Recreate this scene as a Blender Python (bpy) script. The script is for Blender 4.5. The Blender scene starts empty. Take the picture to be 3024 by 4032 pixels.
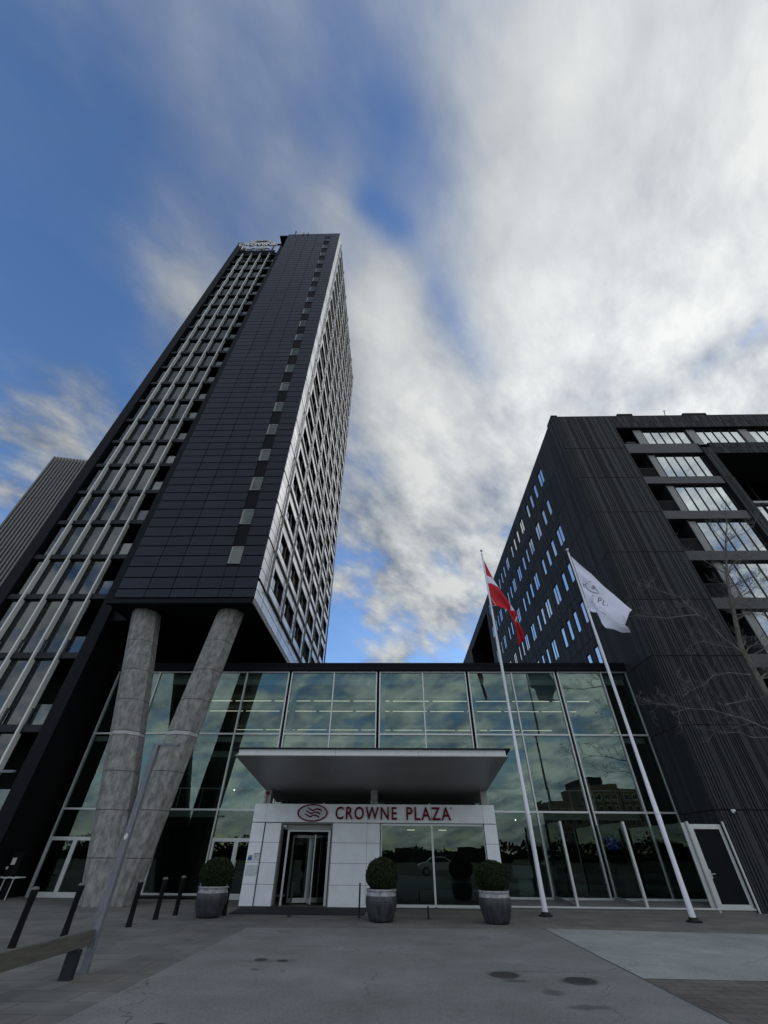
import bpy, bmesh, math, random
from mathutils import Vector, Matrix
random.seed(7)
PI = math.pi
scene = bpy.context.scene
C = scene.collection

# ------------------------------------------------------------------ camera
F_PX, PITCH, YAW, ROLL = 1600.71, math.radians(39.974), math.radians(-1.505), math.radians(0.544)
CAM = Vector((0, 0, 1.7))
def cam_axes():
    cp, sp, cy, sy = math.cos(PITCH), math.sin(PITCH), math.cos(YAW), math.sin(YAW)
    F = Vector((sy*cp, cy*cp, sp)); R = Vector((cy, -sy, 0)); U = R.cross(F)
    c, s = math.cos(ROLL), math.sin(ROLL)
    return F, c*R + s*U, -s*R + c*U
AF, AR, AU = cam_axes()
cd = bpy.data.cameras.new('camera'); cam = bpy.data.objects.new('camera', cd); C.objects.link(cam)
cd.sensor_fit = 'HORIZONTAL'; cd.sensor_width = 36; cd.lens = 36*F_PX/3024
cd.clip_start = 0.05; cd.clip_end = 6000
m = Matrix(((AR.x, AU.x, -AF.x, CAM.x), (AR.y, AU.y, -AF.y, CAM.y), (AR.z, AU.z, -AF.z, CAM.z), (0, 0, 0, 1)))
cam.matrix_world = m
scene.camera = cam

def look(px, py):                      # direction seen at a pixel of the 1659 x 2212 picture (used to place clouds in the sky)
    s = 3024/1659
    d = AF*F_PX + AR*(px*s-1512) - AU*(py*s-2016)
    return d.normalized()

# ------------------------------------------------------------------ node helpers
def N(nt, typ, **kw):
    n = nt.nodes.new(typ)
    for k, v in kw.items():
        if k.startswith('i_'):
            k = k[2:]; n.inputs[int(k) if k.isdigit() else k.replace('_', ' ')].default_value = v
        else: setattr(n, k, v)
    return n
def L(nt, a, b): nt.links.new(a, b)
def math_(nt, op, a, b=None, clamp=False):
    n = nt.nodes.new('ShaderNodeMath'); n.operation = op; n.use_clamp = clamp
    for i, v in enumerate((a, b)):
        if v is None: continue
        if isinstance(v, (int, float)): n.inputs[i].default_value = v
        else: nt.links.new(v, n.inputs[i])
    return n.outputs[0]
def mixc(nt, fac, a, b):
    n = nt.nodes.new('ShaderNodeMix'); n.data_type = 'RGBA'
    for i, v in ((0, fac), (6, a), (7, b)):
        if isinstance(v, (int, float)): n.inputs[i].default_value = v
        elif isinstance(v, tuple): n.inputs[i].default_value = (*v, 1) if len(v) == 3 else v
        else: nt.links.new(v, n.inputs[i])
    return n.outputs[2]
def ramp(nt, v, stops):
    n = nt.nodes.new('ShaderNodeValToRGB'); e = n.color_ramp.elements
    while len(e) < len(stops): e.new(0.5)
    for i, (p, c) in enumerate(stops):
        e[i].position = p; e[i].color = (c, c, c, 1) if isinstance(c, (int, float)) else (*c, 1)
    nt.links.new(v, n.inputs[0]); return n.outputs[0]

# ------------------------------------------------------------------ world: physical sky with clouds
SUN_EL, SUN_AZ = math.radians(30), math.radians(58)        # azimuth measured from +Y towards +X
w = bpy.data.worlds.new('World'); scene.world = w; w.use_nodes = True
nt = w.node_tree; nt.nodes.clear()
out = N(nt, 'ShaderNodeOutputWorld'); bg = N(nt, 'ShaderNodeBackground'); bg.inputs[1].default_value = 0.1
L(nt, bg.outputs[0], out.inputs[0])
sky = N(nt, 'ShaderNodeTexSky'); sky.sky_type = 'NISHITA'; sky.sun_disc = False
sky.sun_elevation = SUN_EL; sky.sun_rotation = SUN_AZ; sky.air_density = 1.0; sky.dust_density = 0.3; sky.ozone_density = 2.5
hs = N(nt, 'ShaderNodeHueSaturation'); hs.inputs['Hue'].default_value = 0.505; hs.inputs['Saturation'].default_value = 1.16; hs.inputs['Value'].default_value = 1.9
L(nt, sky.outputs[0], hs.inputs['Color'])
tc = N(nt, 'ShaderNodeTexCoord'); D = tc.outputs['Generated']
sep = N(nt, 'ShaderNodeSeparateXYZ'); L(nt, D, sep.inputs[0])
zz = math_(nt, 'MAXIMUM', math_(nt, 'ADD', sep.outputs[2], 0.28), 0.16)
px_ = math_(nt, 'DIVIDE', sep.outputs[0], zz); py_ = math_(nt, 'DIVIDE', sep.outputs[1], zz)
P = N(nt, 'ShaderNodeCombineXYZ'); L(nt, px_, P.inputs[0]); L(nt, py_, P.inputs[1])
def cloud_noise(theta, stretch, scale, detail, rough, dist, off=0.0):
    mp = N(nt, 'ShaderNodeMapping'); mp.vector_type = 'TEXTURE'; mp.inputs['Rotation'].default_value = (0, 0, theta)
    mp.inputs['Scale'].default_value = (stretch, 1, 1); mp.inputs['Location'].default_value = (off, off*0.7, off)
    L(nt, P.outputs[0], mp.inputs[0])
    n = N(nt, 'ShaderNodeTexNoise'); n.inputs['Scale'].default_value = scale; n.inputs['Detail'].default_value = detail
    n.inputs['Roughness'].default_value = rough; n.inputs['Distortion'].default_value = dist
    L(nt, mp.outputs[0], n.inputs[0]); return n.outputs[0]
n_streak = cloud_noise(math.radians(50), 3.2, 4.9, 4, 0.5, 0.3, 3.1)
n_str2 = cloud_noise(math.radians(112), 3.6, 5.2, 3, 0.45, 0.25, 5.7)
n_puff = cloud_noise(math.radians(60), 1.3, 4.4, 7, 0.56, 0.15, 7.3)
n_fine = cloud_noise(math.radians(50), 1.6, 10.5, 6, 0.62, 0.2, 1.7)
# broad cloud banks: (picture position they are seen at, angular radius in degrees, amount)
BLOBS = [((1500, 330), 24, 0.66), ((1520, 760), 17, 0.40), ((1130, 930), 13, 0.42), ((1180, 620), 8, 0.16), ((1560, 120), 12, 0.12), ((1300, 500), 8, 0.18),
         ((820, 120), 9, -0.02), ((870, 330), 5, -0.12), ((640, 40), 8, -0.04),
         ((640, 430), 7, 0.14), ((360, 110), 11, 0.10), ((720, 470), 4, 0.22), ((560, 280), 9, -0.08), ((200, 250), 12, -0.12), ((840, 620), 5.5, 0.42), ((830, 740), 7, 0.45), ((900, 950), 10, 0.48),
         ((790, 425), 1.8, -0.28), ((815, 455), 1.6, -0.25), ((858, 490), 2.2, -0.42), ((900, 555), 3, -0.18), ((940, 620), 3.4, -0.28), ((980, 685), 3.6, -0.34), ((1020, 745), 3.4, -0.34), ((1055, 805), 3.0, -0.30), ((960, 450), 6, -0.18), ((1250, 650), 4, -0.12),
         ((1655, 700), 2.0, -0.62), ((1600, 735), 1.8, -0.6), ((1550, 775), 1.8, -0.58), ((1495, 810), 1.7, -0.52), ((1440, 845), 1.7, -0.45), ((1390, 870), 1.7, -0.4), ((1330, 780), 2.6, -0.30), ((1630, 420), 3, -0.28), ((1230, 870), 2.5, -0.2),
         ((50, 560), 12, -0.24), ((100, 330), 10, -0.16), ((240, 720), 6, -0.18), ((280, 500), 4, 0.20), ((400, 640), 5, 0.34), ((60, 820), 4, 0.25), ((120, 910), 4.5, 0.22), ((30, 1020), 4, 0.38), ((20, 620), 2.5, 0.22),
         ((1260, 1130), 8, 0.5), ((735, 1350), 3.2, -0.7), ((900, 1230), 10, 0.66), ((960, 1080), 8, 0.42), ((815, 1200), 2.8, -0.42), ((980, 1085), 2.6, -0.36), ((1085, 1020), 2.2, -0.36), ((830, 1420), 3, 0.42), ((1000, 1370), 2.5, -0.40), ((950, 1210), 2.2, -0.34), ((830, 1010), 2.5, -0.22), ((930, 1310), 2.5, 0.2)]
acc = None
BLOBS += [((1, 0.35, 0.45), 32, 0.75), ((1, -0.4, 0.7), 25, 0.3)]
for pos, rad, amt in BLOBS:
    d = look(*pos) if len(pos) == 2 else Vector(pos).normalized()
    dp = N(nt, 'ShaderNodeVectorMath'); dp.operation = 'DOT_PRODUCT'; L(nt, D, dp.inputs[0]); dp.inputs[1].default_value = d
    k = 1/(1-math.cos(math.radians(rad)))
    g = math_(nt, 'POWER', 2.718, math_(nt, 'MULTIPLY', math_(nt, 'SUBTRACT', dp.outputs['Value'], 1.0), k))
    t = math_(nt, 'MULTIPLY', g, amt)
    acc = t if acc is None else math_(nt, 'ADD', acc, t)
# the half of the sky behind the viewer is broken cloud
back = N(nt, 'ShaderNodeMapRange'); back.inputs[1].default_value = 0.1; back.inputs[2].default_value = -0.6; L(nt, sep.outputs[1], back.inputs[0])
acc = math_(nt, 'ADD', acc, math_(nt, 'MULTIPLY', back.outputs[0], 0.42))
low = N(nt, 'ShaderNodeMapRange'); low.inputs[1].default_value = 0.93; low.inputs[2].default_value = 0.5; L(nt, sep.outputs[2], low.inputs[0])   # puffier lower down
def cen(v, k): return math_(nt, 'MULTIPLY', math_(nt, 'SUBTRACT', v, 0.5), k)
nz = math_(nt, 'ADD', math_(nt, 'MULTIPLY', cen(n_streak, 1.05), math_(nt, 'ADD', math_(nt, 'MULTIPLY', low.outputs[0], 0.45), 0.55)), math_(nt, 'MULTIPLY', cen(n_str2, 0.75), math_(nt, 'ADD', math_(nt, 'MULTIPLY', low.outputs[0], 0.2), 0.95)))
nz = math_(nt, 'ADD', nz, math_(nt, 'MULTIPLY', cen(n_puff, 2.3), math_(nt, 'ADD', low.outputs[0], 0.18)))
nz = math_(nt, 'ADD', nz, math_(nt, 'MULTIPLY', cen(n_fine, 1.6), math_(nt, 'ADD', low.outputs[0], 0.10)))
dens = math_(nt, 'ADD', math_(nt, 'ADD', acc, 0.21), nz)
mr = N(nt, 'ShaderNodeMapRange'); mr.interpolation_type = 'SMOOTHSTEP'; mr.inputs[1].default_value = -0.10; mr.inputs[2].default_value = 0.86
L(nt, dens, mr.inputs[0])
n_shade = cloud_noise(math.radians(55), 1.5, 5.6, 7, 0.6, 0.2, 11.3)
sh2 = math_(nt, 'MULTIPLY', math_(nt, 'ADD', cen(n_shade, 2.6), cen(n_fine, 1.2)), math_(nt, 'ADD', math_(nt, 'MULTIPLY', low.outputs[0], 0.7), 0.32))
shade = math_(nt, 'ADD', sh2, math_(nt, 'ADD', math_(nt, 'MULTIPLY', dens, 0.42), 0.26), clamp=True)
ccol = mixc(nt, shade, (1.9, 2.4, 3.35), (8.3, 8.5, 8.25))
dsun = N(nt, 'ShaderNodeVectorMath'); dsun.operation = 'DOT_PRODUCT'; L(nt, D, dsun.inputs[0])
dsun.inputs[1].default_value = look(1420, 760)
glow = math_(nt, 'MULTIPLY', math_(nt, 'POWER', math_(nt, 'MAXIMUM', dsun.outputs['Value'], 0.0), 5.0), 0.48)
glow = math_(nt, 'ADD', math_(nt, 'ADD', glow, 0.66), math_(nt, 'MULTIPLY', back.outputs[0], 0.85))
vm = N(nt, 'ShaderNodeVectorMath'); vm.operation = 'SCALE'; L(nt, ccol, vm.inputs[0]); L(nt, glow, vm.inputs['Scale'])
fin = mixc(nt, math_(nt, 'ADD', math_(nt, 'MULTIPLY', mr.outputs[0], 0.90), 0.07), hs.outputs[0], vm.outputs[0])
L(nt, fin, bg.inputs[0])

# ------------------------------------------------------------------ sun (behind the clouds, ahead to the right)
sd = bpy.data.lights.new('sun', 'SUN'); sd.energy = 0.9; sd.angle = math.radians(12); sd.color = (1, 0.95, 0.88)
so = bpy.data.objects.new('sun', sd); C.objects.link(so)
sdir = Vector((math.sin(SUN_AZ)*math.cos(SUN_EL), math.cos(SUN_AZ)*math.cos(SUN_EL), math.sin(SUN_EL)))
so.rotation_euler = sdir.to_track_quat('Z', 'Y').to_euler(); so.location = (60, 40, 60)
scene.view_settings.view_transform = 'Standard'; scene.view_settings.look = 'None'
scene.view_settings.exposure = 0.0; scene.view_settings.gamma = 1.0

# ------------------------------------------------------------------ materials
def mat(name, col, rough=0.6, metal=0.0, var=0.0, vscale=1.0, bump=0.0, bscale=20.0, spec=0.5, stretch=(1, 1, 1), isl=0.0, col2=None, detail=6, emit=None, coat=0.0):
    M = bpy.data.materials.new(name); M.use_nodes = True; t = M.node_tree; b = t.nodes['Principled BSDF']
    b.inputs['Roughness'].default_value = rough; b.inputs['Metallic'].default_value = metal
    b.inputs['Specular IOR Level'].default_value = spec; b.inputs['Coat Weight'].default_value = coat
    tcn = N(t, 'ShaderNodeTexCoord'); mp = N(t, 'ShaderNodeMapping'); mp.inputs['Scale'].default_value = stretch
    geo = N(t, 'ShaderNodeNewGeometry'); L(t, geo.outputs['Position'], mp.inputs[0])
    c = None
    if var > 0 or col2:
        n = N(t, 'ShaderNodeTexNoise'); n.inputs['Scale'].default_value = vscale; n.inputs['Detail'].default_value = detail; n.inputs['Roughness'].default_value = 0.62
        L(t, mp.outputs[0], n.inputs[0])
        if col2: c = mixc(t, ramp(t, n.outputs[0], [(0.36, 0.0), (0.64, 1.0)]), col, col2)
        else: c = mixc(t, ramp(t, n.outputs[0], [(0.3, 0.0), (0.7, 1.0)]), tuple(x*(1-var) for x in col), tuple(min(1, x*(1+var)) for x in col))
        rr = N(t, 'ShaderNodeMapRange'); rr.inputs[3].default_value = max(0.02, rough-0.08); rr.inputs[4].default_value = min(1, rough+0.1)
        L(t, n.outputs[0], rr.inputs[0]); L(t, rr.outputs[0], b.inputs['Roughness'])
    if isl > 0:
        rn = N(t, 'ShaderNodeMapRange'); rn.inputs[3].default_value = 1-isl; rn.inputs[4].default_value = 1+isl
        L(t, geo.outputs['Random Per Island'], rn.inputs[0])
        vmm = N(t, 'ShaderNodeVectorMath'); vmm.operation = 'SCALE'; L(t, rn.outputs[0], vmm.inputs['Scale'])
        if c is None: vmm.inputs[0].default_value = col
        else: L(t, c, vmm.inputs[0])
        c = vmm.outputs[0]
    if c is None: b.inputs['Base Color'].default_value = (*col, 1)
    else: L(t, c, b.inputs['Base Color'])
    if bump > 0:
        n2 = N(t, 'ShaderNodeTexNoise'); n2.inputs['Scale'].default_value = bscale; n2.inputs['Detail'].default_value = 5
        L(t, mp.outputs[0], n2.inputs[0])
        bp = N(t, 'ShaderNodeBump'); bp.inputs['Strength'].default_value = bump; bp.inputs['Distance'].default_value = 0.02
        L(t, n2.outputs[0], bp.inputs['Height']); L(t, bp.outputs[0], b.inputs['Normal'])
    if emit:
        b.inputs['Emission Color'].default_value = (*emit[0], 1); b.inputs['Emission Strength'].default_value = emit[1]
    return M
def glass(name, tint=(0.45, 0.55, 0.5), refl=0.28, rcol=(0.72, 0.86, 0.85), rough=0.005, wav=0.0):
    M = bpy.data.materials.new(name); M.use_nodes = True; t = M.node_tree; t.nodes.clear()
    o = N(t, 'ShaderNodeOutputMaterial'); mx = N(t, 'ShaderNodeMixShader'); tr = N(t, 'ShaderNodeBsdfTransparent'); gl = N(t, 'ShaderNodeBsdfGlossy')
    tr.inputs[0].default_value = (*tint, 1); gl.inputs[0].default_value = (*rcol, 1); gl.inputs['Roughness'].default_value = rough
    fr = N(t, 'ShaderNodeLayerWeight'); fr.inputs[0].default_value = 0.35
    f = math_(t, 'ADD', math_(t, 'MULTIPLY', fr.outputs['Fresnel'], 0.75), refl, clamp=True)
    L(t, f, mx.inputs[0]); L(t, tr.outputs[0], mx.inputs[1]); L(t, gl.outputs[0], mx.inputs[2]); L(t, mx.outputs[0], o.inputs[0])
    if wav > 0:
        geo = N(t, 'ShaderNodeNewGeometry'); n = N(t, 'ShaderNodeTexNoise'); n.inputs['Scale'].default_value = 0.7; n.inputs['Detail'].default_value = 2
        L(t, geo.outputs['Position'], n.inputs[0]); bp = N(t, 'ShaderNodeBump'); bp.inputs['Strength'].default_value = wav; bp.inputs['Distance'].default_value = 0.05
        L(t, n.outputs[0], bp.inputs['Height']); L(t, bp.outputs[0], gl.inputs['Normal'])
    return M
def striped(name, col, axis, pitch, depth, rough=0.35, spec=0.5, isl=0.2, dark=0.35, metal=0.0):
    M = mat(name, col, rough, metal, isl=isl, spec=spec); t = M.node_tree; b = t.nodes['Principled BSDF']
    geo = N(t, 'ShaderNodeNewGeometry'); s = N(t, 'ShaderNodeSeparateXYZ'); L(t, geo.outputs['Position'], s.inputs[0])
    ph = math_(t, 'MULTIPLY', s.outputs[axis], 2*PI/pitch)
    sn = math_(t, 'ADD', math_(t, 'MULTIPLY', math_(t, 'SINE', ph), 0.5), 0.5)
    bp = N(t, 'ShaderNodeBump'); bp.inputs['Strength'].default_value = 1.0; bp.inputs['Distance'].default_value = depth
    L(t, sn, bp.inputs['Height']); L(t, bp.outputs[0], b.inputs['Normal'])
    src = b.inputs['Base Color'].links[0].from_socket if b.inputs['Base Color'].links else None
    mul = N(t, 'ShaderNodeVectorMath'); mul.operation = 'SCALE'
    if src: L(t, src, mul.inputs[0])
    else: mul.inputs[0].default_value = col
    L(t, math_(t, 'ADD', math_(t, 'MULTIPLY', sn, 1-dark), dark), mul.inputs['Scale']); L(t, mul.outputs[0], b.inputs['Base Color'])
    return M
Mt = {}
Mt['asphalt'] = mat('asphalt', (0.205, 0.212, 0.205), 0.9, var=0.14, vscale=0.9, bump=0.5, bscale=110, spec=0.2, detail=10)
Mt['slabc'] = mat('light_asphalt', (0.305, 0.32, 0.31), 0.9, var=0.1, vscale=1.4, bump=0.4, bscale=90, spec=0.2, detail=9)
Mt['road'] = mat('road', (0.09, 0.09, 0.092), 0.9, var=0.2, vscale=0.3, bump=0.4, bscale=60, spec=0.2)
Mt['earth'] = mat('earth', (0.10, 0.11, 0.075), 0.95, col2=(0.13, 0.12, 0.09), vscale=0.06, spec=0.1)
Mt['concrete'] = mat('concrete', (0.155, 0.153, 0.145), 0.85, col2=(0.32, 0.317, 0.30), vscale=4.0, bump=0.8, bscale=16, stretch=(1.3, 1.3, 0.7), detail=15, spec=0.25)
Mt['concrete_pale'] = mat('pale_concrete', (0.42, 0.42, 0.41), 0.8, var=0.12, vscale=3, bump=0.3, bscale=20, spec=0.25)
Mt['plinthc'] = mat('plinth_stone', (0.17, 0.165, 0.155), 0.8, var=0.12, vscale=3)
Mt['joint'] = mat('joint', (0.07, 0.07, 0.068), 0.9)
Mt['black'] = mat('black_cladding', (0.006, 0.007, 0.009), 0.65, var=0.2, vscale=1.5, spec=0.12)
Mt['matt'] = mat('matt_black', (0.008, 0.008, 0.009), 0.8, var=0.2, vscale=2, spec=0.15)
Mt['band'] = mat('dark_band', (0.006, 0.007, 0.010), 0.6, var=0.25, vscale=0.8, stretch=(1, 1, 0.3), spec=0.12)
Mt['slabedge'] = mat('slab_edge', (0.022, 0.025, 0.031), 0.6, spec=0.2, var=0.15, vscale=2.0)
Mt['pv'] = striped('pv_panel', (0.036, 0.041, 0.062), 0, 0.085, 0.02, rough=0.34, isl=0.16, dark=0.12, spec=0.16)
Mt['pvgap'] = mat('panel_gap', (0.004, 0.005, 0.008), 0.8, spec=0.05)
Mt['steel'] = mat('side_cladding', (0.66, 0.66, 0.68), 0.34, metal=0.7, var=0.08, vscale=0.8, isl=0.16, bump=0.05, bscale=2.0)
Mt['steeldull'] = mat('ledge_metal', (0.25, 0.25, 0.24), 0.5, metal=0.2, var=0.15, vscale=3)
Mt['finw'] = mat('fin_white', (0.68, 0.69, 0.67), 0.55, var=0.07, vscale=1.2, stretch=(1, 1, 0.3))
Mt['alu'] = mat('aluminium', (0.55, 0.57, 0.56), 0.4, metal=0.4, var=0.05, vscale=4)
Mt['white'] = mat('white_panel', (0.82, 0.84, 0.88), 0.45, var=0.07, vscale=2.5, isl=0.05, bump=0.06, bscale=60)
Mt['reveal'] = mat('door_reveal', (0.30, 0.30, 0.29), 0.5, var=0.08, vscale=3)
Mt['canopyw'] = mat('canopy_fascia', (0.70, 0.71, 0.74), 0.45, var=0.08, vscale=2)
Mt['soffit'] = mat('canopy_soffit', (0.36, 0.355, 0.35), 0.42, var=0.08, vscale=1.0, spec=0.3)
Mt['pole'] = mat('pole_paint', (0.74, 0.74, 0.80), 0.35, var=0.04, vscale=2)
Mt['red'] = mat('sign_red', (0.15, 0.004, 0.016), 0.55, var=0.08, vscale=6, spec=0.15)
Mt['disc'] = mat('emblem_white', (0.58, 0.60, 0.64), 0.5)
Mt['grey'] = mat('emblem_grey', (0.42, 0.44, 0.47), 0.5)
Mt['letter'] = mat('letter_white', (0.82, 0.82, 0.84), 0.4)
Mt['dark'] = mat('dark_metal', (0.014, 0.015, 0.017), 0.5, spec=0.25)
Mt['boll'] = mat('bollard_paint', (0.006, 0.006, 0.007), 0.6, spec=0.15, var=0.3, vscale=9)
Mt['bollcap'] = mat('worn_cap', (0.07, 0.07, 0.07), 0.7, col2=(0.16, 0.15, 0.14), vscale=30)
Mt['galv'] = mat('galvanised', (0.13, 0.145, 0.17), 0.55, metal=0.2, col2=(0.20, 0.215, 0.245), vscale=7, stretch=(2, 2, 0.6))
Mt['wood'] = mat('weathered_wood', (0.10, 0.096, 0.082), 0.85, var=0.3, vscale=7, stretch=(3, 0.35, 4), bump=0.5, bscale=30)
Mt['pot'] = mat('pot_glaze', (0.018, 0.020, 0.026), 0.4, col2=(0.055, 0.058, 0.066), vscale=4.5, stretch=(2.2, 2.2, 0.5), bump=0.3, bscale=12, detail=10)
Mt['potrim'] = mat('pot_rim', (0.19, 0.19, 0.20), 0.6, col2=(0.38, 0.38, 0.40), vscale=8, detail=8, bump=0.3, bscale=25)
Mt['soil'] = mat('soil', (0.03, 0.022, 0.015), 0.95)
Mt['leaf'] = mat('box_leaf', (0.019, 0.031, 0.011), 0.6, isl=0.9, spec=0.25)
Mt['leafin'] = mat('box_inner', (0.012, 0.018, 0.008), 0.9)
Mt['bark'] = mat('bark', (0.07, 0.066, 0.055), 0.85, col2=(0.16, 0.15, 0.125), vscale=6, bump=0.6, bscale=20, stretch=(1, 1, 0.5))
Mt['twig'] = mat('twig', (0.15, 0.142, 0.132), 0.85, var=0.25, vscale=5)
Mt['mat'] = mat('door_mat', (0.012, 0.013, 0.016), 0.95, bump=0.6, bscale=150)
Mt['flagred'] = mat('flag_red', (0.50, 0.010, 0.022), 0.75, var=0.08, vscale=2.5)
Mt['flagwhite'] = mat('flag_white', (0.70, 0.71, 0.86), 0.75, var=0.03, vscale=4)
Mt['ink'] = mat('flag_ink', (0.07, 0.012, 0.05), 0.8)
Mt['inkpale'] = mat('flag_ink_pale', (0.30, 0.30, 0.40), 0.8)
Mt['batten'] = mat('batten', (0.034, 0.036, 0.039), 0.6, isl=0.16, var=0.1, vscale=1.2, spec=0.2)
Mt['battengap'] = mat('batten_gap', (0.007, 0.007, 0.008), 0.8, spec=0.2)
Mt['spandrel'] = mat('spandrel', (0.04, 0.043, 0.05), 0.5, var=0.1, vscale=1.0)
Mt['greypanel'] = mat('grey_panel', (0.22, 0.22, 0.215), 0.4, var=0.05, vscale=1)
Mt['rib'] = mat('grey_rib', (0.155, 0.152, 0.15), 0.55, var=0.08, vscale=0.5)
Mt['ribgap'] = mat('rib_gap', (0.02, 0.02, 0.024), 0.6)
Mt['lit'] = mat('strip_light', (0.9, 0.9, 0.8), 0.5, emit=((1.0, 0.92, 0.74), 1.0))
Mt['lampw'] = mat('downlight', (0.9, 0.9, 0.9), 0.5, emit=((1.0, 0.95, 0.85), 5.0))
Mt['screen'] = mat('screen', (0.02, 0.05, 0.2), 0.3, emit=((0.03, 0.10, 0.75), 0.3))
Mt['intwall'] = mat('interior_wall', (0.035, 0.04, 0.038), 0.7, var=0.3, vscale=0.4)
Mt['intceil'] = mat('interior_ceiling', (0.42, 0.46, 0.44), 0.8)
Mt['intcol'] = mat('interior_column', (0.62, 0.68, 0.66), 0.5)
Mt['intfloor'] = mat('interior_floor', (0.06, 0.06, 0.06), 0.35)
Mt['desk'] = mat('pale_desk', (0.5, 0.55, 0.52), 0.4)
Mt['g_atr'] = glass('atrium_glass', (0.42, 0.50, 0.46), 0.135, (0.60, 0.80, 0.73), wav=0.035)
Mt['g_low'] = glass('lower_glass', (0.34, 0.42, 0.38), 0.08, (0.56, 0.72, 0.66), wav=0.03)
Mt['g_screen'] = glass('screen_glass', (0.80, 0.88, 0.85), -0.02, (0.35, 0.4, 0.38))
Mt['g_tower'] = glass('tower_glass', (0.30, 0.34, 0.34), 0.14, (0.40, 0.44, 0.46), wav=0.03)
Mt['g_bal'] = glass('balcony_glass', (0.35, 0.38, 0.38), 0.12, (0.5, 0.56, 0.6))
Mt['g_win'] = glass('window_glass', (0.30, 0.33, 0.33), 0.46, (0.84, 0.90, 0.92))
Mt['g_dark'] = glass('side_window_glass', (0.10, 0.11, 0.12), 0.34, (0.85, 0.88, 0.92))
Mt['g_gable'] = glass('gable_window_glass', (0.35, 0.38, 0.38), 0.08, (0.5, 0.6, 0.62))
Mt['innerf'] = mat('inner_frame', (0.30, 0.31, 0.30), 0.6)
Mt['g_side'] = glass('slit_window_glass', (0.12, 0.14, 0.15), 0.75, (0.92, 0.91, 0.88))
Mt['blind'] = mat('window_blind', (0.20, 0.235, 0.235), 0.8)
Mt['paper'] = mat('paper', (0.62, 0.62, 0.58), 0.6)
Mt['blue'] = mat('plaque_blue', (0.01, 0.10, 0.35), 0.4)
Mt['green'] = mat('plaque_green', (0.02, 0.28, 0.12), 0.4)
Mt['cctv'] = mat('cctv_white', (0.72, 0.72, 0.72), 0.35)
Mt['brick'] = mat('apartment_wall', (0.20, 0.14, 0.10), 0.85, var=0.2, vscale=0.4)
Mt['shirt'] = Mt['dark']
Mt['carpaint'] = mat('car_white', (0.6, 0.6, 0.6), 0.25, coat=0.6)
Mt['tyre'] = mat('tyre', (0.015, 0.015, 0.015), 0.8)
Mt['iron'] = mat('cast_iron', (0.03, 0.029, 0.028), 0.65, var=0.3, vscale=14, bump=0.8, bscale=60)
Mt['stain'] = mat('damp_stain', (0.06, 0.061, 0.062), 0.55, var=0.2, vscale=7, bump=0.4, bscale=100)
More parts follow.
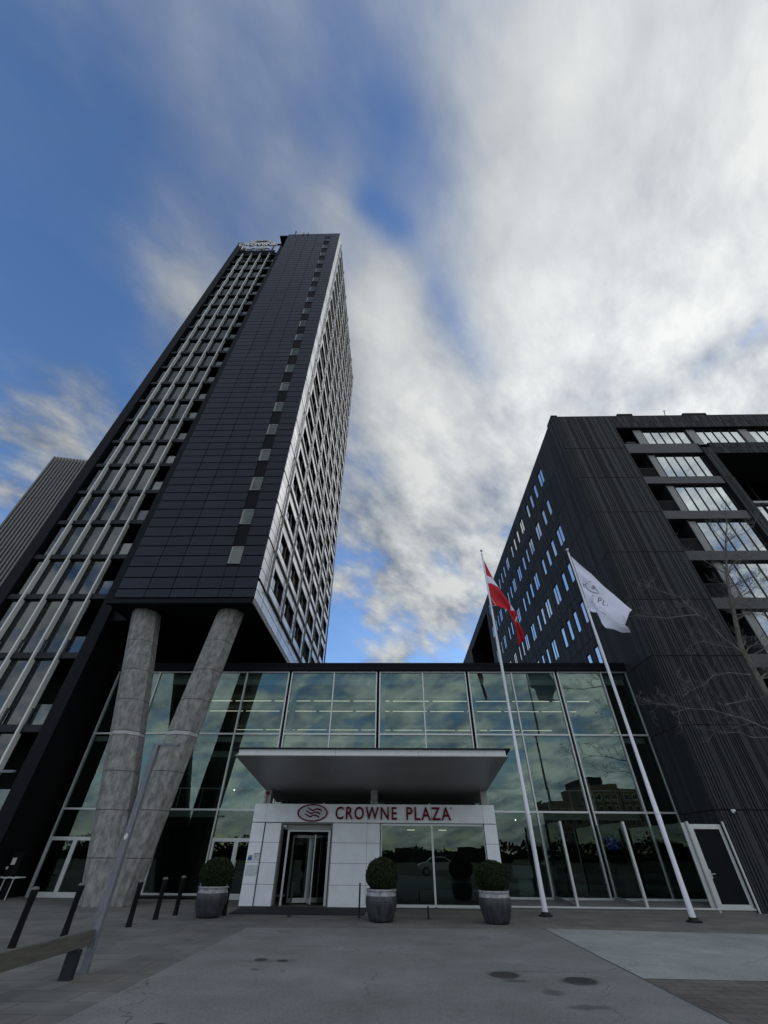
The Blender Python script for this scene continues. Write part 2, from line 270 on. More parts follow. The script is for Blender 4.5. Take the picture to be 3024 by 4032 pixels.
def add_stains(M, lst):
    t = M.node_tree; b = t.nodes['Principled BSDF']; src = b.inputs['Base Color'].links[0].from_socket
    geo = N(t, 'ShaderNodeNewGeometry'); n = N(t, 'ShaderNodeTexNoise'); n.inputs['Scale'].default_value = 3.5; n.inputs['Detail'].default_value = 8
    L(t, geo.outputs['Position'], n.inputs[0])
    tot = None
    for (x, y, a, c, amt) in lst:
        mp = N(t, 'ShaderNodeMapping'); mp.vector_type = 'TEXTURE'; mp.inputs['Location'].default_value = (x, y, 0); mp.inputs['Scale'].default_value = (a, c, 1)
        L(t, geo.outputs['Position'], mp.inputs[0]); ln = N(t, 'ShaderNodeVectorMath'); ln.operation = 'LENGTH'; L(t, mp.outputs[0], ln.inputs[0])
        dd = math_(t, 'ADD', ln.outputs['Value'], math_(t, 'MULTIPLY', math_(t, 'SUBTRACT', n.outputs[0], 0.5), 2.2))
        g = N(t, 'ShaderNodeMapRange'); g.interpolation_type = 'SMOOTHSTEP'; g.inputs[1].default_value = 1.35; g.inputs[2].default_value = 0.45; g.inputs[3].default_value = 0; g.inputs[4].default_value = amt
        L(t, dd, g.inputs[0]); tot = g.outputs[0] if tot is None else math_(t, 'MAXIMUM', tot, g.outputs[0])
    # broad worn tracks
    n3 = N(t, 'ShaderNodeTexNoise'); n3.inputs['Scale'].default_value = 0.35; n3.inputs['Detail'].default_value = 7; L(t, geo.outputs['Position'], n3.inputs[0])
    n4 = N(t, 'ShaderNodeTexNoise'); n4.inputs['Scale'].default_value = 75; n4.inputs['Detail'].default_value = 2; L(t, geo.outputs['Position'], n4.inputs[0])
    k = math_(t, 'ADD', math_(t, 'MULTIPLY', math_(t, 'SUBTRACT', n3.outputs[0], 0.5), 0.75), math_(t, 'MULTIPLY', math_(t, 'SUBTRACT', n4.outputs[0], 0.5), 1.5))
    k = math_(t, 'ADD', k, 1.0)
    vo = N(t, 'ShaderNodeTexVoronoi'); vo.feature = 'DISTANCE_TO_EDGE'; vo.inputs['Scale'].default_value = 0.22
    wv = N(t, 'ShaderNodeVectorMath'); wv.operation = 'ADD'; wn = N(t, 'ShaderNodeTexNoise'); wn.inputs['Scale'].default_value = 1.3; wn.inputs['Detail'].default_value = 6
    L(t, geo.outputs['Position'], wn.inputs[0]); L(t, wn.outputs[1], wv.inputs[0]); L(t, geo.outputs['Position'], wv.inputs[1]); L(t, wv.outputs[0], vo.inputs[0])
    ck = N(t, 'ShaderNodeMapRange'); ck.inputs[1].default_value = 0.0; ck.inputs[2].default_value = 0.004; ck.inputs[3].default_value = 0.55; ck.inputs[4].default_value = 0.0; L(t, vo.outputs['Distance'], ck.inputs[0])
    cm = N(t, 'ShaderNodeMapRange'); cm.inputs[1].default_value = 0.48; cm.inputs[2].default_value = 0.58; L(t, n3.outputs[0], cm.inputs[0])
    k = math_(t, 'MULTIPLY', k, math_(t, 'SUBTRACT', 1.0, math_(t, 'MULTIPLY', ck.outputs[0], cm.outputs[0])))
    # pale specks and old gum
    v2 = N(t, 'ShaderNodeTexVoronoi'); v2.inputs['Scale'].default_value = 2.6; L(t, geo.outputs['Position'], v2.inputs[0])
    sp = N(t, 'ShaderNodeMapRange'); sp.inputs[1].default_value = 0.055; sp.inputs[2].default_value = 0.03; sp.inputs[3].default_value = 0; sp.inputs[4].default_value = 1; L(t, v2.outputs['Distance'], sp.inputs[0])
    gs = N(t, 'ShaderNodeSeparateXYZ'); L(t, v2.outputs['Color'], gs.inputs[0])
    k = math_(t, 'MULTIPLY', k, math_(t, 'ADD', 1.0, math_(t, 'MULTIPLY', sp.outputs[0], math_(t, 'SUBTRACT', math_(t, 'MULTIPLY', gs.outputs[0], 0.7), 0.4))))
    if tot is not None: k = math_(t, 'MULTIPLY', k, math_(t, 'SUBTRACT', 1.0, tot))
    mul = N(t, 'ShaderNodeVectorMath'); mul.operation = 'SCALE'; L(t, src, mul.inputs[0]); L(t, k, mul.inputs['Scale']); L(t, mul.outputs[0], b.inputs['Base Color'])
add_stains(Mt['asphalt'], [(1.98,11.12,0.30,0.28,0.45),(3.22,10.75,0.32,0.30,0.45),(2.5,10.0,0.15,0.20,0.45),(2.75,9.15,0.34,0.12,0.4),(2.1,10.7,0.2,0.08,0.5),(2.6,11.45,0.9,0.05,0.3),(-2.5,12.1,0.5,0.2,0.25),(-2.65,11.3,0.09,0.08,0.5),(-2.1,11.2,0.07,0.06,0.5),(-1.9,13.8,0.8,0.07,0.3),(0.8,14.4,0.5,0.35,0.18),(-3.0,8.1,0.1,0.06,0.6),(0.3,9.0,1.2,0.6,0.12),(1.5,13.0,0.6,0.4,0.14),(-3.3,15,0.7,0.5,0.15)])
add_stains(Mt['slabc'], [])
# paving: small rows of slabs with joints
def paving(name, col, col2, bw, bh, mortar, jc):
    M = bpy.data.materials.new(name); M.use_nodes = True; t = M.node_tree; b = t.nodes['Principled BSDF']
    geo = N(t, 'ShaderNodeNewGeometry'); br = N(t, 'ShaderNodeTexBrick'); br.inputs['Scale'].default_value = 1
    br.inputs['Brick Width'].default_value = bw; br.inputs['Row Height'].default_value = bh; br.inputs['Mortar Size'].default_value = mortar
    br.inputs['Mortar Smooth'].default_value = 0.4; br.inputs['Bias'].default_value = 0.0
    br.inputs['Color1'].default_value = (*col, 1); br.inputs['Color2'].default_value = (*col2, 1); br.inputs['Mortar'].default_value = (*jc, 1)
    L(t, geo.outputs['Position'], br.inputs[0])
    n = N(t, 'ShaderNodeTexNoise'); n.inputs['Scale'].default_value = 0.9; n.inputs['Detail'].default_value = 9; n.inputs['Roughness'].default_value = 0.65
    L(t, geo.outputs['Position'], n.inputs[0])
    sc = N(t, 'ShaderNodeVectorMath'); sc.operation = 'SCALE'; L(t, br.outputs[0], sc.inputs[0])
    mr = N(t, 'ShaderNodeMapRange'); mr.inputs[1].default_value = 0.3; mr.inputs[2].default_value = 0.7; mr.inputs[3].default_value = 0.72; mr.inputs[4].default_value = 1.25
    L(t, n.outputs[0], mr.inputs[0]); L(t, mr.outputs[0], sc.inputs['Scale']); L(t, sc.outputs[0], b.inputs['Base Color'])
    n2 = N(t, 'ShaderNodeTexNoise'); n2.inputs['Scale'].default_value = 70; L(t, geo.outputs['Position'], n2.inputs[0])
    h = math_(t, 'SUBTRACT', math_(t, 'MULTIPLY', n2.outputs[0], 0.3), br.outputs['Fac'])
    bp = N(t, 'ShaderNodeBump'); bp.inputs['Strength'].default_value = 0.5; bp.inputs['Distance'].default_value = 0.01
    L(t, h, bp.inputs['Height']); L(t, bp.outputs[0], b.inputs['Normal']); b.inputs['Roughness'].default_value = 0.88; b.inputs['Specular IOR Level'].default_value = 0.2
    return M
Mt['paving'] = paving('paving', (0.15, 0.146, 0.13), (0.18, 0.174, 0.155), 1.2, 0.6, 0.008, (0.06, 0.056, 0.05))
Mt['setts'] = paving('small_paving', (0.12, 0.112, 0.10), (0.155, 0.145, 0.13), 0.5, 0.25, 0.008, (0.045, 0.042, 0.04))

# ------------------------------------------------------------------ mesh builder
class MB:
    def __init__(s): s.v = []; s.f = []; s.mi = []
    def quad(s, *p, m=0):
        n = len(s.v); s.v += [tuple(q) for q in p]; s.f.append(tuple(range(n, n+len(p)))); s.mi.append(m)
    def box(s, x0, x1, y0, y1, z0, z1, m=0):
        n = len(s.v)
        s.v += [(x0,y0,z0),(x1,y0,z0),(x1,y1,z0),(x0,y1,z0),(x0,y0,z1),(x1,y0,z1),(x1,y1,z1),(x0,y1,z1)]
        for q in ((0,3,2,1),(4,5,6,7),(0,1,5,4),(1,2,6,5),(2,3,7,6),(3,0,4,7)):
            s.f.append(tuple(n+i for i in q)); s.mi.append(m)
    def hexa(s, b, t, m=0):            # prism between two equal polygons
        n = len(s.v); k = len(b); s.v += [tuple(q) for q in b]+[tuple(q) for q in t]
        s.f.append(tuple(n+k-1-i for i in range(k))); s.mi.append(m)
        s.f.append(tuple(n+k+i for i in range(k))); s.mi.append(m)
        for i in range(k): j = (i+1) % k; s.f.append((n+i, n+j, n+k+j, n+k+i)); s.mi.append(m)
    def tube(s, pts, rad, seg=12, m=0, caps=True):
        pts = [Vector(p) for p in pts]; n0 = len(s.v); up = None
        for i, p in enumerate(pts):
            d = (pts[min(i+1, len(pts)-1)]-pts[max(i-1, 0)]).normalized()
            if up is None or abs(d.dot(up)) > 0.98: up = Vector((0, 1, 0)) if abs(d.y) < 0.9 else Vector((1, 0, 0))
            a = d.cross(up).normalized(); b = d.cross(a).normalized(); up = b.cross(d) if b.cross(d).length > .1 else up
            up = -b if False else up
            r = rad[i] if isinstance(rad, (list, tuple)) else rad
            for k in range(seg):
                t = 2*PI*k/seg; s.v.append(tuple(p+a*math.cos(t)*r+b*math.sin(t)*r))
        for i in range(len(pts)-1):
            for k in range(seg):
                j = (k+1) % seg; s.f.append((n0+i*seg+k, n0+i*seg+j, n0+(i+1)*seg+j, n0+(i+1)*seg+k)); s.mi.append(m)
        if caps:
            s.f.append(tuple(n0+seg-1-k for k in range(seg))); s.mi.append(m)
            e = n0+(len(pts)-1)*seg; s.f.append(tuple(e+k for k in range(seg))); s.mi.append(m)
    def lathe(s, c, prof, seg=32, m=0, wob=0.0):
        n0 = len(s.v)
        for (r, z) in prof:
            for k in range(seg):
                t = 2*PI*k/seg; rr = r*(1+wob*math.sin(3*t+z*2)); s.v.append((c[0]+rr*math.cos(t), c[1]+rr*math.sin(t), c[2]+z))
        for i in range(len(prof)-1):
            mm = m(prof[i][1]) if callable(m) else m
            for k in range(seg):
                j = (k+1) % seg; s.f.append((n0+i*seg+k, n0+i*seg+j, n0+(i+1)*seg+j, n0+(i+1)*seg+k)); s.mi.append(mm)
    def build(s, name, mats, parent=None, smooth=False, label=None, bevel=0):
        if isinstance(mats, str): mats = [mats]
        off = Vector(parent_loc(parent)) if parent else Vector((0, 0, 0))
        me = bpy.data.meshes.new(name); me.from_pydata([tuple(Vector(v)-off) for v in s.v], [], s.f); me.update()
        for q in mats: me.materials.append(Mt[q])
        for p, mi in zip(me.polygons, s.mi): p.material_index = mi; p.use_smooth = smooth
        o = bpy.data.objects.new(name, me); C.objects.link(o)
        if parent: o.parent = parent
        if label: o['label'] = label
        if bevel:
            bv = o.modifiers.new('bevel', 'BEVEL'); bv.width = bevel; bv.segments = 2; bv.limit_method = 'ANGLE'
        return o
LOC = {}
def parent_loc(p):
    v = Vector((0, 0, 0))
    while p: v = v+p.location; p = p.parent
    return v
def thing(name, label, cat, loc=(0, 0, 0), group=None):
    o = bpy.data.objects.new(name, None); C.objects.link(o); o.location = loc; o.empty_display_size = 0.3
    return tag(o, label, cat, group)
def tag(o, label, cat, group=None):
    o['label'] = label; o['category'] = cat
    if group: o['group'] = group
    return o
def struct(name, mb, mats):
    o = mb.build(name, mats); o['kind'] = 'structure'; return o
def dup(root, loc, label, group=None):
    r = root.copy(); C.objects.link(r); r.location = loc; r['label'] = label
    if group: r['group'] = group
    for ch in list(root.children):
        c = ch.copy(); C.objects.link(c); c.parent = r
        for g in ch.children:
            e = g.copy(); C.objects.link(e); e.parent = c
    return r

# ================================================================== GROUND
b = MB(); b.quad((-2500,-2500,0),(2500,-2500,0),(2500,2500,0),(-2500,2500,0)); struct('ground', b, 'earth')
b = MB(); b.quad((-60,-7,0.004),(60,-7,0.004),(60,60,0.004),(-60,60,0.004)); struct('paving', b, 'paving')
b = MB(); b.quad((-4.3,-7,0.008),(4.4,-7,0.008),(4.4,17.35,0.008),(1.0,17.0,0.008),(-4.3,16.7,0.008)); struct('driveway', b, 'asphalt')
b = MB(); b.quad((4.43,11.05,0.008),(16,10.75,0.008),(16,16.6,0.008),(10.5,16.7,0.008),(4.43,17.35,0.008)); struct('pavement_slab', b, 'slabc')
b = MB(); b.quad((4.43,-7,0.008),(16,-7,0.008),(16,10.73,0.008),(4.43,11.03,0.008)); struct('pavement', b, 'setts')
b = MB(); b.box(4.395,4.435,-7,17.34,0.0,0.011); struct('edging_strip', b, 'joint')
b = MB(); b.quad((-300,-21,0.008),(300,-21,0.008),(300,-7.2,0.008),(-300,-7.2,0.008)); struct('road', b, 'road')
b = MB(); b.box(-300,300,-7.2,-7.0,0,0.06); struct('kerb', b, 'concrete_pale')
b = MB(); b.box(4.5,14.08,22.38,25.47,0.0,0.13); struct('plinth', b, 'plinthc')
b = MB(); b.box(4.5,14.05,22.33,22.378,0.085,0.136); struct('plinth_edge', b, 'alu')

# ================================================================== TOWER
FP = 3.075
tower = thing('hotel_tower', 'tall black hotel tower with white fins and silvery side wall on slanting concrete legs', 'building', (-16, 21, 0))
# gable (front) wall: panel rows and columns
GX = [-16.2, -14.45, -12.98, -11.52, -10.13, -9.36, -8.0]
b = MB(); g0 = 12.9; z = g0; rows = []
base_rows = [12.9, 13.49]
zr = 13.49
while zr < 77.0: rows.append((zr, min(zr+FP/4, 77.25))); zr += FP/4
rows = [(12.9, 13.49)]+rows
for (z0, z1) in rows:
    for i in range(6):
        if i == 4 and z0 > 15.0 and z0 < 75.5: continue
        b.box(GX[i]+0.02, GX[i+1]-0.02, 20.94, 21.0, z0+0.055, z1-0.02)
b.build('gable_panels', 'pv', tower)
b = MB(); b.box(-16.22, -8.0, 21.0, 23.4, 12.86, 77.3); b.build('gable_wall', 'pvgap', tower)
b = MB(); b.box(-16.5,-8.02,20.9,21.15,12.56,12.7); b.box(-16.3,-8.02,20.96,21.1,12.7,12.86); b.build('bottom_trim', 'band', tower)
b = MB(); b.box(-10.10,-9.38,20.965,20.998,15.05,76.6); b.build('window_column_backing', 'black', tower)
for k in range(20):
    z0 = 15.24+FP*k; x0, x1 = -10.12, -9.37
    f = MB()
    f.box(x0, x0+0.07, 20.9, 20.964, z0, z0+1.23); f.box(x0+0.07, x1, 20.9, 20.964, z0+1.16, z0+1.23)
    f.box(x0+0.075, x0+0.12, 20.915, 20.964, z0+0.03, z0+1.155); f.box(x0, x1, 20.9, 20.964, z0-0.03, z0-0.002)
    dark = (k == 19)
    fo = f.build('window', 'dark' if dark else 'steeldull', tower)
    p = MB(); p.quad((x0+0.12,20.925,z0),(x1,20.925,z0),(x1,20.925,z0+1.158),(x0+0.12,20.925,z0+1.158)); p.build('pane', 'g_gable', fo)
    bl = MB(); bh = 1.14 if k == 0 else random.choice([0.2, 0.3, 0.5, 0.15, 0.25]); 
    if not dark: bl.quad((x0+0.12,20.96,z0+1.158-bh),(x1,20.96,z0+1.158-bh),(x1,20.96,z0+1.158),(x0+0.12,20.96,z0+1.158)); bl.build('blind', 'blind', fo)
# side wall (faces right)
SX = -8.0
CY = [22.45+3.925*i for i in range(7)]
SIDE_END = 46.2
b = MB()
def side_panel(y0, y1, z0, z1): b.box(SX+0.002, SX+0.05, y0+0.012, y1-0.012, z0+0.028, z1-0.028)
def side_cells(z0, z1, step=1.31):
    y = 22.45
    side_panel(21.0, 22.4, z0, z1)
    while y < SIDE_END-0.1:
        y2 = min(y+step, SIDE_END); side_panel(y, y2, z0, z1); y = y2
side_cells(12.86, 13.47); side_cells(13.47, 14.06)
NF = 20
for k in range(NF+1):
    zb = 14.1+FP*k
    if zb > 76: break
    rs = [zb+0.12, zb+0.82, zb+1.575, zb+2.33, zb+FP]
    for r in range(4):
        z0, z1 = rs[r], min(rs[r+1], 76.9)
        if z0 > 76.8: continue
        if r in (0, 3) or k == NF: side_cells(z0, z1); continue
        side_panel(21.0, 22.4, z0, z1)
        for i in range(6):
            ws = CY[i]+(0.95 if i == 0 else 0.55); we = CY[i]+3.72
            side_panel(CY[i]+0.06, ws, z0, z1); side_panel(we, CY[i+1]-0.02, z0, z1)
b.build('side_cladding', 'steel', tower)
for k in range(NF+1):
    zb = 14.1+FP*k; b = MB()
    for i in range(6):
        b.box(SX+0.01, SX+0.2, CY[i]+0.1, CY[i+1]-0.1, zb, zb+0.10)
    b.build('ledge', 'steeldull', tower)
for i in range(7):
    b = MB(); b.tube([(SX+0.2, CY[i], 14.0), (SX+0.2, CY[i], 76.9)], 0.085, 8); b.build('side_fin', 'alu', tower, smooth=True)
b = MB(); b.box(SX-0.02, SX+0.05, 21.0, SIDE_END, 12.56, 12.84); b.build('side_bottom_trim', 'steeldull', tower)
rest_f, rest_g = MB(), MB(); cnt = 0
wl = [(k, i) for k in range(NF) for i in range(6)]
wl.sort(key=lambda q: math.hypot(21+q[1]*4, q[0]*3.075+12))
for (k, i) in wl:
    zb = 14.1+FP*k; z0, z1 = zb+0.84, zb+2.31
    ws = CY[i]+(0.95 if i == 0 else 0.55); we = CY[i]+3.72; ym = ws+(we-ws)*random.choice([0.5, 0.62, 0.55])
    keep = cnt < 79; cnt += 1
    f = MB() if keep else rest_f
    d = 0.22
    f.quad((SX-d,ws,z0),(SX-d,we,z0),(SX-d,we,z1),(SX-d,ws,z1))
    f.box(SX-d+0.01, SX+0.045, ws, ws+0.03, z0, z1); f.box(SX-d+0.01, SX+0.045, we-0.05, we, z0, z1)
    f.box(SX-d+0.01, SX+0.045, ws+0.03, we-0.05, z1-0.05, z1); f.box(SX-d+0.01, SX+0.045, ws+0.03, we-0.05, z0, z0+0.03)
    f.box(SX-d+0.01, SX-0.03, ym-0.04, ym+0.04, z0+0.03, z1-0.05)
    fo = f.build('window', 'dark', tower) if keep else None
    g = MB() if keep else rest_g
    g.quad((SX-d+0.08,ws+0.03,z0+0.03),(SX-d+0.08,ym-0.04,z0+0.03),(SX-d+0.08,ym-0.04,z1-0.05),(SX-d+0.08,ws+0.03,z1-0.05))
    if keep: g.build('pane', 'g_dark', fo)
ro = rest_f.build('far_windows', 'dark', tower); ro['kind'] = 'stuff'
rg = rest_g.build('far_panes', 'g_dark', ro)
b = MB(); b.box(-17.62, SX-0.24, 23.4, SIDE_END-0.02, 12.66, 76.9); b.box(SX-0.24, SX, 21.02, SIDE_END, 12.66, 14.1)
for k in range(NF+1):
    zb = 14.1+FP*k
    if k < NF: b.box(SX-0.239, SX, 21.02, SIDE_END, zb, zb+0.83); b.box(SX-0.239, SX, 21.02, SIDE_END, zb+2.32, zb+FP-0.001)
    else: b.box(SX-0.239, SX, 21.02, SIDE_END, zb, 76.9)
    if k < NF:
        b.box(SX-0.238, SX-0.001, 21.02, CY[0]+0.95, zb+0.831, zb+2.319)
        for i in range(6): b.box(SX-0.238, SX-0.001, CY[i]+3.721, CY[i+1]+(0.549 if i < 5 else 0.1), zb+0.831, zb+2.319)
b.build('core_walls', 'black', tower)
b = MB(); b.box(-17.6, SX, 21.1, SIDE_END, 76.95, 77.3); b.build('roof', 'black', tower)
b = MB(); b.box(-16.4, SX-0.05, 21.15, SIDE_END, 12.58, 12.65); b.build('soffit', 'matt', tower)
# left glazed strip
Y0 = 23.1
b = MB()
b.box(-25.8, -24.95, Y0, Y0+1.2, 0, 81.2); b.box(-18.38, -17.63, Y0, Y0+1.2, 0, 81.2)
b.build('strip_frame', 'band', tower)
b = MB(); b.box(-17.66, -17.64, Y0+1.2, SIDE_END, 0, 12.6); b.box(-25.78, -17.66, 27.0, SIDE_END, 0, 75.9); b.box(-25.78, -25.6, Y0+1.2, 27, 0, 76)
b.build('strip_wall', 'matt', tower)
slabs = [14.1+FP*k for k in range(21)]
slabs = [2.55, 6.4, 10.25]+slabs
for zs in slabs:
    b = MB(); b.box(-24.95, -18.38, Y0+0.13, Y0+0.50, zs, zs+0.34); b.box(-24.95, -18.38, Y0+0.501, 26.9, zs+0.08, zs+0.33)
    b.build('floor_slab', 'slabedge', tower)
FX = [-23.86, -22.42, -20.98, -19.55]
for x in FX:
    b = MB(); b.box(x-0.052, x+0.052, Y0-0.04, Y0+0.129, 3.6, 76.1); 
    for zs in slabs[1:]: 
        b.box(x-0.045, x+0.045, Y0+0.129, Y0+0.30, zs-2.68, zs-0.06)
    b.build('fin', 'finw', tower)
for j, zs in enumerate(slabs[:-1]):
    zt = slabs[j+1]; g = MB(); fr = MB(); gy = Y0+0.34
    xs = [-24.9]+FX
    for i in range(4):
        g.quad((xs[i]+0.06,gy,zs+0.34),(xs[i+1]-0.06,gy,zs+0.34),(xs[i+1]-0.06,gy,zt-0.02),(xs[i]+0.06,gy,zt-0.02))
        fr.box(xs[i+1]-0.06, xs[i+1]+0.06, gy-0.03, gy+0.06, zs+0.34, zt-0.002)
    fr.box(-24.95, FX[3]+0.06, gy-0.03, gy+0.05, zt-0.06, zt-0.001)
    ro = fr.build('glazing_row', 'dark', tower); g.build('pane', 'g_tower', ro)
    p = MB(); p.box(FX[3]+0.1, -18.40, Y0+0.30, Y0+0.33, zs+0.34, zs+1.38); p.build('balcony_panel', 'g_bal', tower)
    c = MB(); zc = zt+0.05
    c.quad((-24.85,24.9,zc),(-24.85,25.15,zc),(-24.05,25.15,zc),(-24.05,24.9,zc)); c.quad((-24.0,24.9,zc),(-24.0,25.15,zc),(-21.5,24.4,zc),(-21.5,24.2,zc))
    c.quad((-23.4,25.6,zc),(-23.4,25.64,zc),(-19.8,24.3,zc),(-19.8,24.26,zc))
    c.build('ceiling_strip', 'intcol', tower)
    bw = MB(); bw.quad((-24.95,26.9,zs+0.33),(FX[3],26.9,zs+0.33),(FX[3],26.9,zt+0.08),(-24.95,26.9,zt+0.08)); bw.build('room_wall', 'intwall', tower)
b = MB(); b.box(-24.95, -18.38, Y0+0.2, Y0+0.45, 80.8, 81.0); b.box(-24.95, -18.38, Y0+0.9, Y0+1.1, 78.9, 79.1); b.box(-24.95, -18.38, Y0+0.3, Y0+0.6, 75.95, 76.35)
for x in (-23.4, -21.6, -19.9): b.box(x-0.06, x+0.06, Y0+0.5, Y0+0.7, 76.3, 80.9)
b.build('sign_frame', 'band', tower)
b = MB(); b.box(-25.0, -19.6, Y0+0.95, Y0+1.05, 76.35, 80.4); b.build('sign_backing', 'black', tower)
# roof antennas
for x, h in ((-15.3, 2.0), (-13.9, 1.0), (-13.2, 1.0)):
    a = MB(); a.tube([(x,21.3,77.3),(x,21.1,77.3+h)], 0.09, 6); a.tube([(x+0.02,21.1,77.4),(x+0.1,20.8,76.5)], 0.06, 6); tag(a.build('antenna', 'dark'), {2.0: 'tallest thin antenna on the tower roof edge, left one', 1.0: 'short antenna on the tower roof edge'}[h]+(', middle of the three' if x == -13.9 else ', right of the three' if x == -13.2 else ''), 'antenna', 'antennas on the tower roof edge')

# ---- text helper
def text_mesh(txt, size, ext, spacing=1.0, offset=0.0):
    cu = bpy.data.curves.new('t', 'FONT'); cu.body = txt; cu.size = size; cu.extrude = ext; cu.space_character = spacing; cu.offset = offset
    cu.resolution_u = 4
    o = bpy.data.objects.new('t', cu); C.objects.link(o)
    dg = bpy.context.evaluated_depsgraph_get(); dg.update()
    me = bpy.data.meshes.new_from_object(o.evaluated_get(dg)); bpy.data.objects.remove(o); bpy.data.curves.remove(cu)
    return me
def letters(name, txt, x0, x1, y, z0, z1, ext, matn, parent, offset=0.0, spacing=1.1):
    me = text_mesh(txt, 1.0, 1.0, spacing, offset)
    xs = [v.co.x for v in me.vertices]; ys = [v.co.y for v in me.vertices]; a, c = min(xs), max(xs); d, e = min(ys), max(ys)
    off = parent_loc(parent) if parent else Vector((0,0,0))
    for v in me.vertices:
        v.co = Vector((x0+(v.co.x-a)/(c-a)*(x1-x0), y-v.co.z*ext, z0+(v.co.y-d)/(e-d)*(z1-z0)))-off
    me.name = name; me.materials.clear(); me.materials.append(Mt[matn])
    o = bpy.data.objects.new(name, me); C.objects.link(o)
    if parent: o.parent = parent
    return o
def ring(mb, cx, y, cz, rx, rz, wx, wz, d, m=0, seg=48):
    for k in range(seg):
        a, c = 2*PI*k/seg, 2*PI*(k+1)/seg
        P4 = [(rx, rz, a), (rx, rz, c), (rx-wx, rz-wz, c), (rx-wx, rz-wz, a)]
        pts = [(cx+p*math.cos(t), cz+q*math.sin(t)) for p, q, t in P4]
        mb.hexa([(px, y, pz) for px, pz in pts], [(px, y-d, pz) for px, pz in pts], m)
def waves(mb, cx, y, cz, w, h, d, m=0):         # three rippling pennants stacked
    line = [(-72,65,9),(-60,60,8),(-45,52,10),(-25,39,11),(-10,32,11),(5,31,11),(16,38,11),(27,48,10),(40,52,10),(58,50,11),(76,46,12),(95,36,13),(110,26,14)]
    for k, (ox, oz) in enumerate(((0, 0), (-15, -43), (-28, -85))):
        for i in range(len(line)-1):
            (x0, z0, t0), (x1, z1, t1) = line[i], line[i+1]
            if i == 0: z0 += 4; x0 -= 4
            q = [(cx+(x0+ox)*w/208, y, cz+(z0+oz-t0)*h/160), (cx+(x1+ox)*w/208, y, cz+(z1+oz-t1)*h/160), (cx+(x1+ox)*w/208, y, cz+(z1+oz+t1)*h/160), (cx+(x0+ox)*w/208, y, cz+(z0+oz+t0)*h/160)]
            mb.hexa(q, [(a, y-d, c) for a, _, c in q], m)
sign = thing('rooftop_sign', 'white CROWNE PLAZA letters under an oval wave emblem at the top of the tower', 'sign', (-21.5, 22.6, 76))
b = MB(); ys = 22.75
n = 48; b.hexa([(-21.5+2.0*math.cos(2*PI*k/n), ys, 79.45+0.95*math.sin(2*PI*k/n)) for k in range(n)], [(-21.5+2.0*math.cos(2*PI*k/n), ys-0.25, 79.45+0.95*math.sin(2*PI*k/n)) for k in range(n)])
b.build('emblem_disc', 'grey', sign)
b = MB(); waves(b, -21.4, ys-0.25, 79.45, 2.2, 1.1, 0.03); b.build('emblem_waves', 'dark', sign)
letters('lettering', 'CROWNE', -24.7, -18.5, ys-0.3, 77.2, 78.3, 0.12, 'letter', sign, 0.012)
letters('lettering', 'PLAZA', -23.9, -19.3, ys-0.3, 75.7, 76.8, 0.12, 'letter', sign, 0.012)

# ---- V-shaped concrete legs
vc = thing('concrete_column', 'pair of huge slanting grey concrete columns spreading from one foot under the tower', 'column', (-11.4, 22.2, 0))
def leg(cx0, cx1, cy0, cy1, r0, r1, rot):
    def ringp(z, g=0.0):
        t = z/12.56; cx = cx0+(cx1-cx0)*t; cy = cy0+(cy1-cy0)*t; r = r0+(r1-r0)*t-g
        return [(cx+r*math.cos(rot+2*PI*k/8)*1.0, cy+r*math.sin(rot+2*PI*k/8), z) for k in range(8)]
    mb = MB(); zs = [0, 1.35, 3.0, 4.6, 5.95]; lev = []
    cuts = [0.0, 1.45, 3.05, 4.5, 5.98, 6.16, 7.6, 9.1, 10.7, 12.62]
    for i in range(len(cuts)-1):
        a, c = cuts[i], cuts[i+1]
        mb.hexa(ringp(a+(0.007 if i else 0)), ringp(c-0.007 if i < len(cuts)-2 else c), 1 if i == 4 else 0)
    o = mb.build('column_leg', ['concrete', 'concrete_pale'], vc, bevel=0.02)
    j = MB()
    for z in cuts[1:-1]: j.hexa(ringp(z-0.008, 0.006), ringp(z+0.008, 0.006))
    j.build('formwork_joints', 'joint', o)
leg(-11.75, -14.75, 22.28, 22.32, 0.80, 0.80, PI/8)
leg(-11.20, -9.68, 22.30, 22.34, 0.78, 0.78, 0.0)

# ================================================================== ATRIUM
atr = thing('glass_hall', 'three storey glass entrance hall between the tower and the dark building', 'building', (-1.4, 25.5, 0))
AY = 25.5; MX = [-17.0, -14.4, -11.68]+[-8.99+2.69*i for i in range(9)]+[14.08]
TZ = [0.13, 3.33, 6.79, 10.2]
DBL = {4, 6, 8, 10}
b = MB()
for i, x in enumerate(MX):
    w_ = 0.035
    m1 = MB()
    if i in DBL:
        m1.box(x-0.14, x-0.07, AY-0.12, AY+0.05, 0.13, 10.22); m1.box(x+0.07, x+0.14, AY-0.12, AY+0.05, 0.13, 10.22); m1.box(x-0.07, x+0.07, AY+0.0, AY+0.05, 0.13, 10.22, 1)
    else: m1.box(x-w_, x+w_, AY-0.12, AY+0.05, 0.0 if i in (0,1) else 0.13, 10.22)
    m1.build('mullion', ['alu', 'matt'], atr)
for z in TZ[1:]:
    t_ = MB()
    for i in range(len(MX)-1):
        e0 = 0.14 if i in DBL else 0.036; e1 = 0.14 if i+1 in DBL else 0.036
        t_.box(MX[i]+e0, MX[i+1]-e1, AY-0.1, AY+0.03, z-0.045, z+0.035)
    t_.build('transom', 'alu', atr)
t_ = MB(); t_.box(-14.3, 14.05, AY-0.18, AY-0.1, 0.135, 0.21); t_.build('sill', 'alu', atr)
